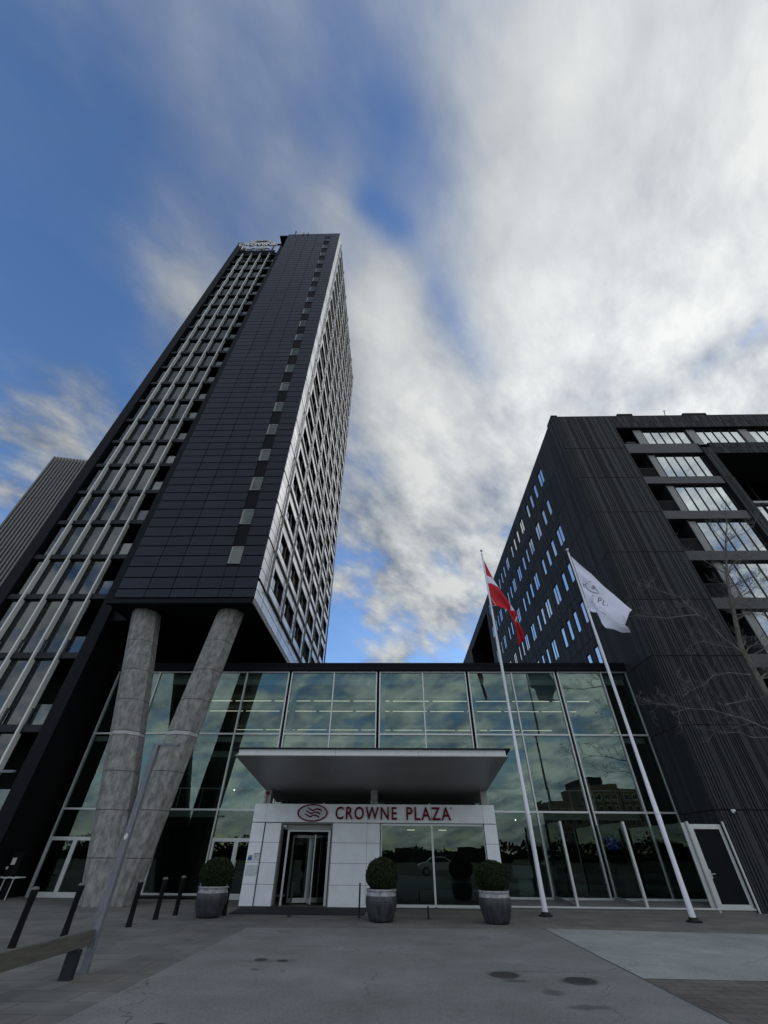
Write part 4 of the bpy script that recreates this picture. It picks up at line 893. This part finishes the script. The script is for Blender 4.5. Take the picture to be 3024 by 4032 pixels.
# backing wall with openings
wb = MB()
for i in range(len(jz)-1):
    z0, z1 = jz[i], jz[i+1]
    ws = sorted([w_ for w_ in SW if w_[0] == i], key=lambda q: q[1])
    if not ws: wb.box(BX, BX+0.3, 22.96, VY0, z0, z1); continue
    wz0, wz1 = ws[0][3], ws[0][4]
    wb.box(BX, BX+0.3, 22.96, VY0, z0, wz0); wb.box(BX, BX+0.3, 22.96, VY0, wz1, z1)
    u = 22.96
    for w_ in ws:
        wb.box(BX, BX+0.3, u, w_[1], wz0+0.0005, wz1-0.0005); u = w_[2]
    wb.box(BX, BX+0.3, u, VY0, wz0+0.0005, wz1-0.0005)
wb.box(BX, BX+0.3, VY0, VY1, VZ1, BH); wb.box(BX, BX+0.3, VY1, 84.9, 0, BH)
wb.box(BX+0.31, 19.04, VY0-0.2, VY0, 0, BH); wb.box(BX+0.31, 19.04, VY1, VY1+0.2, 0, BH); wb.box(BX+0.31, 19.04, VY0, VY1, VZ1, VZ1+0.2); wb.box(BX+0.45, 14.6, 23, VY0-.2, 0, BH-.03)
wb.build('side_wall', 'battengap', rb)
for (fl, y0, y1, z0, z1) in SW:
    f = MB(); X = BX+0.02
    f.box(X-0.03, X+0.03, y0, y0+0.04, z0, z1); f.box(X-0.03, X+0.03, y1-0.04, y1, z0, z1); f.box(X-0.03, X+0.03, y0+0.04, y1-0.04, z0, z0+0.04); f.box(X-0.03, X+0.03, y0+0.04, y1-0.04, z1-0.04, z1)
    if y1-y0 > 1: f.box(X-0.03, X+0.03, (y0+y1)/2-0.03, (y0+y1)/2+0.03, z0+0.04, z1-0.04)
    fo = f.build('window', 'dark', rb)
    g = MB(); g.quad((X,y0+.04,z0+.04),(X,y1-.04,z0+.04),(X,y1-.04,z1-.04),(X,y0+.04,z1-.04)); g.build('pane', 'g_side', fo)
an = MB(); an.tube([(24.2,BY+0.3,BH+0.1),(24.25,BY+0.1,BH+0.85)], 0.03, 6); an.tube([(24.15,BY+.1,BH+0.85),(24.4,BY+.1,BH+0.9)], 0.03, 6); tag(an.build('roof_antenna', 'dark'), 'thin leaning mast on the black building roof', 'antenna')

# ================================================================== FAR LEFT BUILDING
lb = thing('ribbed_tower', 'distant grey tower with vertical ribs, behind the left edge of the hotel tower', 'building', (-60, 62, 0))
P0, P1 = Vector((-74.9, 60.0, 0)), Vector((-40, 66.7, 0)); dv = (P1-P0).normalized(); nv = Vector((dv.y, -dv.x, 0)); Lw = (P1-P0).length
b = MB(); p = [P0, P1, P1-nv*16, P0-nv*16]; b.hexa([(q.x, q.y, 0) for q in p], [(q.x, q.y, 68) for q in p]); b.build('wall', 'ribgap', lb)
b = MB(); u = 0.0
while u < Lw:
    a = P0+dv*u; c = P0+dv*(u+0.36); 
    for z0, z1 in ((0, 30), (30.04, 44), (44.04, 56.4), (56.45, 62.0), (62.05, 68.5)):
        b.hexa([(a.x, a.y, z0), (c.x, c.y, z0), (c.x+nv.x*.45, c.y+nv.y*.45, z0), (a.x+nv.x*.45, a.y+nv.y*.45, z0)], [(a.x, a.y, z1), (c.x, c.y, z1), (c.x+nv.x*.45, c.y+nv.y*.45, z1), (a.x+nv.x*.45, a.y+nv.y*.45, z1)])
    u += 0.66
b.build('ribs', 'rib', lb)
b = MB(); b.box(-77.2, -75.0, 61.5, 76, 0, 58.4); b.build('side_block', 'rib', lb)

# ================================================================== FLAGS
def flagpole(x, y, h, lab):
    t = thing('flagpole', lab, 'flagpole', (x, y, 0), 'flagpoles before the hall')
    m1 = MB(); m1.tube([(x,y,0.02),(x,y,0.06),(x,y,2.9),(x,y,2.92),(x,y,h*0.6),(x,y,h-0.25),(x,y,h-0.2),(x,y,h-0.08)], [0.105,0.105,0.098,0.09,0.072,0.048,0.03,0.03], 20); m1.build('pole', 'pole', t, smooth=True)
    m1 = MB(); m1.lathe((x,y,h-0.08), [(0,0),(0.06,0.01),(0.09,0.045),(0.085,0.085),(0.04,0.115),(0,0.12)], 18); m1.build('finial', 'pole', t, smooth=True)
    m1 = MB(); m1.lathe((x,y,0.0), [(0.0,0.012),(0.24,0.012),(0.24,0.05),(0.15,0.055),(0.14,0.12),(0.1,0.13)], 20); m1.build('base', 'dark', t)
    return t
F1 = (5.36, 20.42, 15.75); F2 = (9.93, 19.29, 15.0)
p1 = flagpole(*F1, 'tall white flagpole carrying the red and white flag')
p2 = flagpole(*F2, 'tall white flagpole carrying the white hotel flag')
for t, (x, y, h), z in ((p1, F1, 12.05), (p2, F2, 11.45)):
    m1 = MB(); m1.tube([(x-0.13,y,z),(x-0.08,y-0.1,z-0.02),(x+0.1,y-0.1,z-0.02),(x+0.28,y,z+0.03),(x+0.08,y,z+0.5)], 0.014, 6); m1.build('tether_ring', 'pole', t)
def unproj(px, py, Y):                  # a point of the photograph (3024 x 4032) on the upright plane at depth Y
    d = AF*F_PX + AR*(px-1512) - AU*(py-2016); t = (Y-CAM.y)/d.y; q = CAM+d*t; return (q.x, q.z)
def lerp_poly(pts, t):
    n = len(pts)-1; 
    seg = [math.hypot(pts[i+1][0]-pts[i][0], pts[i+1][1]-pts[i][1]) for i in range(n)]; T = sum(seg)*t
    for i in range(n):
        if T <= seg[i] or i == n-1:
            s = min(1, T/max(seg[i], 1e-9)); return (pts[i][0]+(pts[i+1][0]-pts[i][0])*s, pts[i][1]+(pts[i+1][1]-pts[i][1])*s)
        T -= seg[i]
def coons(top, bot, left, right, nu, nv_):
    g = []
    for j in range(nv_+1):
        v = j/nv_; row = []
        for i in range(nu+1):
            u = i/nu; T, B_, Lf, Rt = lerp_poly(top, u), lerp_poly(bot, u), lerp_poly(left, v), lerp_poly(right, v)
            q = [ (1-v)*T[k]+v*B_[k]+(1-u)*Lf[k]+u*Rt[k]-((1-u)*(1-v)*top[0][k]+u*(1-v)*top[-1][k]+(1-u)*v*bot[0][k]+u*v*bot[-1][k]) for k in (0, 1)]
            row.append(q)
        g.append(row)
    return g
def inside(x, y, poly):
    c = False; j = len(poly)-1
    for i in range(len(poly)):
        xi, yi = poly[i]; xj, yj = poly[j]
        if (yi > y) != (yj > y) and x < (xj-xi)*(y-yi)/(yj-yi)+xi: c = not c
        j = i
    return c
def flag(name, parent, Y, quads, depth, mats, picker, nu=70, nv_=50):
    mb = MB()
    for (top, bot, left, right) in quads:
        g = coons(top, bot, left, right, nu, nv_); base = len(mb.v)
        for j in range(nv_+1):
            for i in range(nu+1):
                x, z = unproj(*g[j][i], Y); mb.v.append((x, Y+depth(g[j][i][0], g[j][i][1], i/nu, j/nv_), z))
        for j in range(nv_):
            for i in range(nu):
                a = base+j*(nu+1)+i; mb.f.append((a, a+1, a+nu+2, a+nu+1)); cx_ = sum(g[j+q][i+p_][0] for p_ in (0,1) for q in (0,1))/4; cy2 = sum(g[j+q][i+p_][1] for p_ in (0,1) for q in (0,1))/4
                mb.mi.append(picker(cx_, cy2))
    o = mb.build(name, mats, parent, smooth=True); s = o.modifiers.new('thick', 'SOLIDIFY'); s.thickness = 0.006
    return o
NZ = lambda x, y: (1800+x/3.687, 2100+y/3.687)
tp = [NZ(*q) for q in [(378,372),(440,490),(525,640),(620,785),(700,900),(770,1020),(850,1170),(862,1230),(845,1260),(880,1335),(940,1460),(968,1560)]]
bt = [NZ(*q) for q in [(508,1035),(580,1050),(650,1085),(725,1120),(760,1190),(820,1330),(858,1420),(880,1520),(905,1615)]]
lf = [tp[0], NZ(425,615), NZ(470,850), bt[0]]; rt = [tp[-1], NZ(935,1590), bt[-1]]
white1 = [NZ(*q) for q in [(410,612),(470,625),(543,650),(585,705),(632,790),(560,760),(490,728),(425,722)]]
white2 = [NZ(*q) for q in [(748,985),(800,1060),(850,1150),(815,1140),(775,1125),(768,1060)]]
white3 = [NZ(*q) for q in [(850,1225),(868,1250),(885,1345),(850,1290),(838,1262)]]
def pick1(x, y): return 1 if any(inside(x, y, p) for p in (white1, white2, white3)) else 0
fl1 = thing('flag', 'drooping red flag with white cross on the left flagpole', 'flag', (F1[0], F1[1], 12.6), 'flags')
flag('cloth', fl1, F1[1], [(tp, bt, lf, rt)], lambda x, y, u, v: 0.10*math.sin(9*v+5*u)*min(1, 4*u)+0.16*math.sin(5.5*u+1.5*v)*u, ['flagred', 'flagwhite'], pick1)
Q = lambda x, y: (2200+x/4.74, 2150+y/4.74)
tp = [Q(*q) for q in [(225,190),(400,340),(625,510),(850,730),(1050,900),(1280,1130),(1362,1205)]]
bt = [Q(*q) for q in [(580,1215),(650,1245),(700,1245),(745,1310),(800,1460),(870,1535),(1040,1550),(1210,1597),(1380,1578)]]
lf = [tp[0], Q(400,690), bt[0]]; rt = [tp[-1], Q(1295,1265), Q(1250,1400), Q(1228,1490), Q(1350,1560), bt[-1]]
def dep2(x, y, u, v): 
    return 0.13*math.sin(16*v+3*u)*math.exp(-3.0*u)*min(1, 6*u)+0.16*math.sin(3.5*u+4.0*v)*u+0.10*math.sin(9*v-2*u)*u*max(0, v-.45)*2
fl2 = thing('flag', 'white hotel flag with a dark oval emblem on the right flagpole', 'flag', (F2[0], F2[1], 12.2), 'flags')
flag('cloth', fl2, F2[1], [(tp, bt, lf, rt)], dep2, ['flagwhite'], lambda x, y: 0)
def on_flag(pts, matn, name):          # flat print pieces stitched just in front of the cloth
    mb = MB()
    for poly in pts:
        vs = []
        for (x, y) in poly:
            X, Z = unproj(*Q(x, y), F2[1]); vs.append((X, F2[1]-0.30, Z))
        # push each piece onto the cloth by moving along the line of sight is avoided: keep depth by nearest cloth point
        mb.quad(*vs)
    o = mb.build(name, matn, fl2)
    return o
def stroke(path, w_):
    r = []
    for i in range(len(path)-1):
        (x0, y0), (x1, y1) = path[i], path[i+1]; l = math.hypot(x1-x0, y1-y0); nx, ny = -(y1-y0)/l*w_/2, (x1-x0)/l*w_/2
        r.append([(x0+nx, y0+ny), (x1+nx, y1+ny), (x1-nx, y1-ny), (x0-nx, y0-ny)])
    return r
ink = stroke([(605,668),(560,672),(525,690),(508,715),(520,755),(560,800),(620,845),(690,872),(755,882)], 11)
ink += stroke([(462,690),(475,730),(490,775)], 10)+stroke([(455,745),(500,700)], 7)+[[(600,765),(620,755),(690,800),(655,805)],[(622,738),(640,732),(700,780),(668,775)]]+stroke([(690,800),(720,835),(740,855)], 9)
ink += stroke([(625,915),(670,930)], 9)+stroke([(628,912),(618,955),(660,972)], 9)
ink += stroke([(750,960),(728,1062)], 13)+stroke([(750,962),(790,975),(800,1000),(782,1018),(742,1012)], 11)+stroke([(845,1008),(812,1098),(862,1118)], 13)+stroke([(908,1100),(890,1132)], 9)
ink += stroke([(770,1240),(800,1275)], 6)+stroke([(830,1250),(815,1270),(835,1295),(870,1300)], 6)
pale = stroke([(610,1000),(630,1010),(625,1050),(605,1040)], 6)+stroke([(735,1140),(755,1150),(760,1180),(740,1175)], 5)+stroke([(790,1160),(785,1195)], 5)+stroke([(775,1160),(805,1170)], 5)+stroke([(825,1175),(820,1205),(835,1210)], 5)+stroke([(855,1190),(850,1215)], 5)+stroke([(900,1298),(940,1308)], 5)
pale += stroke([(760,870),(830,900),(870,880),(860,840),(800,790),(740,755)], 4)
prints = (on_flag(ink, 'ink', 'printed_emblem'), on_flag(pale, 'inkpale', 'faint_print'))
# lay the print on the cloth surface (true depth of the cloth, 8 mm in front)
cl = [o for o in fl2.children if o.name.startswith('cloth')][0]
cloth_pts = [(v.co.x, v.co.z, v.co.y) for v in cl.data.vertices]
for o in prints:
    for v in o.data.vertices:
        best = min(cloth_pts, key=lambda q: (q[0]-v.co.x)**2+(q[1]-v.co.z)**2); v.co.y = best[2]-0.012

# ================================================================== STREET FURNITURE
def bollard(x, y, h, r, lab):
    t = thing('bollard', lab, 'bollard', (x, y, 0), 'black bollards')
    m1 = MB(); m1.tube([(x,y,0.0),(x,y,h-0.03)], r, 16); m1.build('post', 'boll', t, smooth=False)
    m1 = MB(); m1.lathe((x,y,h-0.035), [(r*1.04,0),(r*1.04,0.02),(r*0.7,0.05),(0.0,0.06)], 16); m1.build('cap', 'bollcap', t, smooth=True)
for (x, y, lab) in [(-8.61,13.09,'black bollard with a worn top nearest the left edge'), (-8.46,14.73,'black bollard standing in front of the concrete foot, second from the left'), (-7.98,15.45,'black bollard mostly hidden behind the grey lamp post'), (-7.71,16.54,'black bollard just right of the lamp post'), (-7.70,18.23,'black bollard right of the concrete columns, middle of three'), (-7.55,19.42,'black bollard farthest right before the shrub pot'), (-5.92,19.6,'black bollard behind the left shrub pot')]:
    bollard(x, y, 1.0, 0.085, lab)
for (x, y, h, lab) in [(-3.62,19.45,0.87,'thin black post in front of the revolving door'), (-1.23,19.41,0.88,'thin black post left of the middle shrub pot'), (1.12,19.28,0.32,'short black post between the two right shrub pots')]:
    t = thing('barrier_post', lab, 'post', (x, y, 0), 'thin posts before the entrance')
    m1 = MB(); m1.box(x-0.028,x+0.028,y-0.028,y+0.028,0.0,h); m1.build('post', 'dark', t, bevel=0.004); m1 = MB(); m1.box(x-0.07,x+0.07,y-0.07,y+0.07,0.006,0.022); m1.build('foot_plate', 'dark', t)
def lamp(x, y, h, lab, box=True):
    t = thing('street_lamp', lab, 'lamp', (x, y, 0), 'grey angled lamp posts')
    m1 = MB(); m1.box(x-0.06,x+0.06,y-0.06,y+0.06,0,h); m1.build('pole', 'galv', t, bevel=0.006)
    m1 = MB(); m1.box(x-0.06,x+0.52,y-0.05,y+0.06,h,h+0.055); m1.build('arm', 'galv', t, bevel=0.006)
    m1 = MB(); m1.box(x+0.12,x+0.48,y-0.035,y+0.035,h-0.008,h-0.001); m1.build('lens', 'disc', t)
    if box:
        m1 = MB(); m1.box(x-0.1,x-0.062,y-0.05,y+0.06,0.5,1.1); m1.build('hatch', 'galv', t)
        m1 = MB(); m1.lathe((0,0,0), [(0.0,0.0),(0.035,0.0),(0.035,0.008),(0,0.008)], 16)
        m1.v = [(x+0.0+vx, y-0.062-vz, 1.92+vy*1.5) for vx, vy, vz in m1.v]; m1.build('sticker', 'paper', t)
lamp(-5.56, 10.72, 3.58, 'slim grey square lamp post with a short arm, beside the wooden rail')
lamp(-12.62, 15.0, 3.58, 'lamp post at the left edge whose short arm enters the view', False)
rl = thing('wooden_rail', 'low weathered wooden barrier beam on a dark steel post', 'barrier', (-5.6, 10.3, 0))
m1 = MB(); m1.box(-5.66,-5.56,9.83,10.72,0.365,0.575); m1.build('beam', 'wood', rl, bevel=0.008); m1 = MB(); m1.box(-5.66,-5.56,3.0,9.818,0.365,0.575); m1.build('beam', 'wood', rl, bevel=0.008)
for y in (10.27, 5.0):
    m1 = MB(); m1.box(-5.70,-5.50,y-0.06,y+0.06,0.0,0.364); m1.build('post', 'galv' if False else 'slabedge', rl, bevel=0.005)
# ---- planters
def pot_prof(): return [(0.0,0.02),(0.34,0.02),(0.36,0.03),(0.40,0.12),(0.455,0.28),(0.485,0.42),(0.49,0.52),(0.475,0.62),(0.455,0.69),(0.455,0.72),(0.475,0.74),(0.48,0.765),(0.465,0.785),(0.42,0.78),(0.41,0.70),(0.0,0.70)]
PL = [(-6.25,18.95,'glazed dark grey pot left of the entrance'),(-0.45,18.45,'glazed dark grey pot between the door and the window'),(3.25,18.35,'glazed dark grey pot with a whitish rim right of the window')]
SL = ['clipped box ball in the pot left of the entrance', 'clipped dome of box in the middle pot', 'clipped box ball in the right pot']
pt = thing('planter', PL[0][2], 'planter', (0,0,0), 'shrub pots before the entrance')
m1 = MB(); m1.lathe((0,0,0.0), pot_prof(), 40, m=lambda z: 1 if 0.60 < z < 0.782 else 0, wob=0.008); m1.build('pot', ['pot','potrim'], pt, smooth=True)
m1 = MB(); m1.lathe((0,0,0.70), [(0.0,0.012),(0.41,0.01)], 24); m1.build('soil', 'soil', pt)
pt.location = (PL[0][0], PL[0][1], 0); pt.scale = (1.05, 1.05, 1.0)
for q in PL[1:]: 
    o = dup(pt, (q[0], q[1], 0), q[2]); o.rotation_euler.z = random.uniform(1, 5)
def shrub():
    t = thing('box_shrub', SL[0], 'shrub', (0,0,0), 'clipped shrubs in pots'); R_ = random.Random(5)
    m1 = MB(); m1.lathe((0,0,0), [(0.0,0.0),(0.30,0.02),(0.42,0.12),(0.46,0.28),(0.43,0.45),(0.33,0.60),(0.18,0.68),(0.0,0.70)], 24); m1.build('inner_growth', 'leafin', t, smooth=True)
    m1 = MB()
    for k in range(15000):
        th = R_.uniform(0, 2*PI); u = R_.uniform(-0.93, 1); r = 1+R_.gauss(0, 0.026)+0.028*math.sin(3*th+2*u)+0.022*math.sin(7*u+2*th+1)+(abs(R_.gauss(0,.05)) if k % 40 == 0 else 0)
        s = math.sqrt(1-u*u); n = Vector((s*math.cos(th), s*math.sin(th), u))
        p = Vector((n.x*0.55*r, n.y*0.55*r, 0.355+n.z*0.40*r))
        a = Vector((R_.gauss(0,1), R_.gauss(0,1), R_.gauss(0,1))).normalized(); a = (a+n*0.5).normalized(); c = a.cross(Vector((R_.gauss(0,1), R_.gauss(0,1), R_.gauss(0,1)))).normalized()
        l = R_.uniform(0.016, 0.034); w_ = l*0.55
        m1.quad(p-a*l, p+c*w_, p+a*l, p-c*w_)
    m1.build('foliage', 'leaf', t)
    m1 = MB(); m1.tube([(0,0,-0.05),(0,0,0.1)], 0.03, 8); m1.build('stem', 'bark', t)
    return t
sh = shrub(); sh.location = (PL[0][0], PL[0][1], 0.76)
for q, l, rz, sc in ((PL[1], SL[1], 2.0, 0.93), (PL[2], SL[2], 4.0, 1.0)):
    o = dup(sh, (q[0], q[1], 0.76), l); o.rotation_euler.z = rz; o.scale = (sc, sc, 1.06 if sc < 1 else 1)
# ---- manholes and stains
def disc(name, x, y, r0, r1, z, m_, n=28, irregular=0.0, seed=1):
    R_ = random.Random(seed); mb = MB(); ph = R_.uniform(0, 6)
    pts = [(x+r0*math.cos(2*PI*k/n)*(1+irregular*math.sin(3*2*PI*k/n+ph)+irregular*0.6*math.sin(7*2*PI*k/n)), y+r1*math.sin(2*PI*k/n)*(1+irregular*math.cos(2*2*PI*k/n+ph)), z) for k in range(n)]
    mb.quad(*pts); return mb.build(name, m_)
for (x, y, r, lab) in ((1.98,11.12,0.26,'worn iron cover in the asphalt, left of the near pair'), (3.22,10.75,0.28,'worn iron cover in the asphalt, right of the near pair')):
    t = thing('manhole_cover', lab, 'manhole', (x, y, 0), 'iron covers in the driveway')
    m1 = MB(); m1.lathe((x,y,0.0), [(0.0,0.014),(r*0.86,0.014),(r*0.87,0.009)], 28); m1.build('lid', 'iron', t); m1 = MB(); m1.lathe((x,y,0.0), [(r*0.9,0.009),(r*0.9,0.018),(r,0.018),(r*1.01,0.009)], 28); m1.build('ring', 'joint', t)
for (x, y, r, lab) in ((-2.74,12.15,0.13,'small iron cover, left of the far pair'), (-2.28,12.09,0.11,'small iron cover, right of the far pair')):
    t = thing('valve_cover', lab, 'cover', (x, y, 0), 'small covers in the driveway'); m1 = MB(); m1.lathe((x,y,0.0), [(0.0,0.013),(r*0.8,0.013),(r*0.82,0.010)], 20); m1.build('lid', 'iron', t); m1 = MB(); m1.lathe((x,y,0.0), [(r*0.85,0.010),(r*0.86,0.016),(r,0.016),(r*1.01,0.009)], 20); m1.build('ring', 'joint', t)
# ---- bicycle stands and notices under the tower
for k, x in enumerate((-16.95, -17.35, -17.75)):
    m1 = MB(); m1.tube([(x,24.0,0),(x,24.0,0.66),(x+0.03,24.06,0.72),(x+0.3,24.3,0.74)], 0.025, 8); m1.tube([(x-0.12,23.98,0.72),(x+0.18,24.1,0.74)], 0.03, 8)
    tag(m1.build('bicycle_stand', 'alu'), ['pale bicycle stand under the tower, nearest the glass door', 'pale bicycle stand under the tower, middle of three', 'pale bicycle stand under the tower, leftmost of three'][k], 'bicycle stand', 'bicycle stands under the tower')
for (x0, x1, z0, z1, lab) in ((-17.5,-17.32,1.16,1.4,'larger white notice on the black wall under the tower'), (-17.72,-17.55,1.0,1.1,'smaller white notice on the black wall under the tower')):
    m1 = MB(); m1.box(x0, x1, 24.15, 24.165, z0, z1); m1.box(x0+0.02, x1-0.02, 24.165, 24.18, z0-0.0, z0+0.02); tag(m1.build('notice', 'paper'), lab, 'notice', 'notices under the tower')
m1 = MB(); m1.box(-17.9, -17.1, 24.18, 24.22, 0.0, 1.6); tag(m1.build('notice_board', 'matt'), 'black board holding two white notices under the tower', 'board')

# ================================================================== BARE TREE
tr = thing('bare_tree', 'leafless tree with thin branches in front of the black building, at the right edge', 'tree', (17.4, 20.2, 0))
TY = 20.2; KT = TY/15.5; R_ = random.Random(21)
T_ = lambda x, y: (2500+x/1.8435, 1900+y/1.8435)
def tpt(x, y, dy=0.0):
    dy = dy*0.7; X, Z = unproj(*T_(x, y), TY+dy); return Vector((X, TY+dy, Z))
trunk_path = [Vector((17.45,TY,0)), Vector((17.4,TY,2.7)), Vector((17.3,TY,5.4)), tpt(966,1560), tpt(900,1430), tpt(810,1270), tpt(770,1200), tpt(730,1000), tpt(700,870), tpt(680,760), tpt(665,660), tpt(660,430), tpt(668,330), tpt(655,150)]
m1 = MB(); m1.tube(trunk_path, [q*KT for q in (0.17,0.155,0.14,0.13,0.12,0.10,0.095,0.085,0.075,0.065,0.055,0.035,0.02,0.008)], 10); m1.build('trunk', 'bark', tr, smooth=True)
crown = MB()
def twigs(path, r0, n, depth, length):
    for k in range(n):
        t = R_.uniform(0.15, 1.0)*(len(path)-1); i = min(int(t), len(path)-2); p = path[i].lerp(path[i+1], t-i); d = (path[i+1]-path[i]).normalized()
        side = Vector((R_.gauss(0,1), R_.gauss(0,1)*0.9, R_.gauss(0,1))).normalized(); dd = (d*0.75+side*0.75+Vector((0,0,0.22))).normalized()
        l = length*R_.uniform(0.5, 1.15); pts = [p]; 
        for s in range(4):
            dd = (dd+Vector((R_.gauss(0,.22), R_.gauss(0,.22), R_.gauss(0,.22)+0.06))).normalized(); pts.append(pts[-1]+dd*l/4)
        rr = max(0.0062, r0*R_.uniform(0.6, 1.0)); crown.tube(pts, [rr, rr*.8, rr*.6, rr*.45, rr*.25], 4, caps=False)
        if depth > 0: twigs(pts, rr*0.6, R_.randint(2, 4), depth-1, length*0.55)
limbs = [([(800,1250,0),(740,1205,-.1),(620,1110,-.3),(520,1000,-.5),(460,960,-.6),(400,905,-.65),(360,870,-.7),(330,835,-.7),(225,805,-.6),(100,755,-.6)], 0.05),
         ([(460,960,-.6),(380,965,-.7),(230,985,-.8),(130,975,-.9),(20,962,-1.0),(-90,985,-1.1)], 0.028),
         ([(985,1800,0),(870,1750,-.2),(780,1710,-.35),(690,1690,-.5),(560,1650,-.6),(400,1640,-.7),(270,1672,-.8)], 0.035),
         ([(400,1640,-.7),(300,1620,-.7),(200,1610,-.8),(120,1600,-.8)], 0.015),
         ([(740,1205,0),(600,1180,-.3),(500,1150,-.4),(390,1185,-.5)], 0.022),
         ([(838,1395,0),(680,1380,-.3),(570,1400,-.4),(500,1470,-.5),(380,1515,-.6)], 0.025),
         ([(985,1850,0),(850,1850,-.3),(760,1810,-.4),(640,1820,-.5),(440,1780,-.6)], 0.02),
         ([(660,660,0),(590,620,.1),(500,565,.3),(400,515,.4),(330,470,.5)], 0.025),
         ([(680,655,0),(690,610,.1),(745,565,.2),(820,540,.3),(900,470,.3)], 0.025),
         ([(660,440,0),(700,400,-.1),(790,370,-.2),(860,320,-.3),(905,200,-.3)], 0.02),
         ([(660,440,0),(620,400,.1),(575,350,.2),(545,290,.3),(520,170,.4)], 0.018),
         ([(700,880,0),(760,880,.2),(850,900,.3),(960,880,.5)], 0.022),
         ([(735,960,0),(820,950,-.2),(900,960,-.3),(985,950,-.4)], 0.022),
         ([(690,730,0),(760,745,.2),(830,760,.3),(930,700,.4)], 0.02),
         ([(800,1240,0),(830,1190,.2),(900,1170,.3),(985,1160,.4)], 0.024),
         ([(900,1430,0),(960,1390,.2),(1040,1360,.3)], 0.03),
         ([(660,1610,-.3),(760,1590,-.1),(860,1570,0),(990,1580,0)], 0.018)]
for pth, r in limbs:
    P_ = [tpt(*q) for q in pth]; n = len(P_); crown.tube(P_, [KT*r*(1-0.8*i/(n-1)) for i in range(n)], 7); twigs(P_, KT*r*0.34, 14 if r > .02 else 9, 2, 0.9)
twigs(trunk_path[6:], 0.015, 46, 2, 1.05)
# limbs on the far side, outside the view
for k in range(14):
    i = R_.randint(4, 11); p = trunk_path[i]; a = R_.uniform(-0.9, 0.5); P_ = [p]
    dd = Vector((math.cos(a)*0.8+0.3, math.sin(a), 0.45)).normalized()
    for s in range(5): dd = (dd+Vector((R_.gauss(0,.15), R_.gauss(0,.15), R_.gauss(0,.12)))).normalized(); P_.append(P_[-1]+dd*0.45)
    crown.tube(P_, [0.03,.026,.022,.016,.011,.006], 6); twigs(P_, 0.01, 8, 2, 0.6)
crown.build('crown', 'twig', tr)

# ================================================================== WHAT THE GLASS REFLECTS (behind the viewer)
ap = thing('apartment_block', 'stepped brick apartment block seen mirrored in the hall glass', 'building', (62, -104, 0))
for (x0, x1, h) in ((48,57,14.6), (57,70.2,18.2), (59.5,66.5,20.4), (70.4,80,17.2)):
    m1 = MB(); y1 = -99 if h != 20.4 else -101
    m1.box(x0, x1, y1-13, y1, 0, h) ; m1.build('wall', 'brick' if h != 20.4 else 'slabedge', ap)
    if h == 20.4: continue
    f = MB(); z = 2.2
    while z < h-2.2:
        x = x0+0.8
        while x < x1-1.6: f.box(x, x+1.4, y1, y1+0.06, z, z+1.5); f.box(x-0.1, x+1.0, y1+0.06, y1+0.7, z-0.5, z-0.4); x += 2.5
        z += 3.0
    fo = f.build('window_grid', 'finw', ap)
    f = MB(); z = 2.2
    while z < h-2.2:
        x = x0+0.8
        while x < x1-1.6: f.box(x+0.1, x+0.6, y1+0.061, y1+0.08, z+0.1, z+1.4); f.box(x+0.7, x+1.3, y1+0.061, y1+0.08, z+0.1, z+1.4); x += 2.5
        z += 3.0
    f.build('panes', 'black', fo)
m1 = MB(); R2 = random.Random(4)
def wood_h(x): return 2.6+1.0*math.sin(x*0.09)+0.7*math.sin(x*0.31+1)+0.4*math.sin(x*0.83)+(1.5 if abs(x) > 60 else 0)
for k in range(15000):
    x = R2.uniform(-110, 130); y = -R2.uniform(80, 92); h = wood_h(x+y*0.3)+R2.gauss(0, 0.25); z = max(0.1, h*(1-R2.random()**1.7)); s = R2.uniform(0.18, 0.5)
    a = Vector((R2.gauss(0,1),R2.gauss(0,1),R2.gauss(0,1))).normalized()*s; c = a.cross(Vector((R2.gauss(0,1),R2.gauss(0,1),1))).normalized()*s*0.8; p = Vector((x, y, z)); m1.quad(p-a, p-c, p+a, p+c)
x = -110
while x < 130: m1.box(x, x+2, -90, -86, 0, max(0.5, wood_h(x+1)-1.0)); x += 2
o = m1.build('far_woodland', 'leafin'); o['kind'] = 'stuff'; o['label'] = 'low dark belt of trees across the road'
def car(x, y, lab, rz=0.0):
    t = thing('parked_car', lab, 'car', (x, y, 0), 'cars parked across the road')
    prof = [(-2.1,0.35),(-2.15,0.75),(-1.95,0.92),(-1.3,1.0),(-0.75,1.4),(0.55,1.43),(1.25,1.02),(2.0,0.88),(2.15,0.6),(2.1,0.35)]
    m1 = MB(); m1.hexa([(x+a, y-0.85, z) for a, z in prof], [(x+a, y+0.85, z) for a, z in prof]); m1.build('body', 'carpaint', t, bevel=0.06)
    m1 = MB()
    for s in (-1, 1): q = [(-1.15,1.03),(-0.7,1.34),(0.5,1.36),(1.05,1.03)]; m1.quad(*[(x+a, y+s*0.857, z) for a, z in q])
    m1.build('side_windows', 'black', t)
    for a in (-1.35, 1.35):
        for s in (-1, 1):
            m1 = MB(); m1.tube([(x+a,y+s*0.7,0.33),(x+a,y+s*0.88,0.33)], 0.33, 18); wo = m1.build('wheel', 'tyre', t); m2 = MB(); m2.tube([(x+a,y+s*0.85,0.33),(x+a,y+s*0.89,0.33)], 0.2, 14); m2.build('rim', 'alu', wo)
car(4.5, -9.5, 'white parked car mirrored in the entrance window')
car(-4.0, -9.6, 'pale parked car mirrored left in the entrance window')
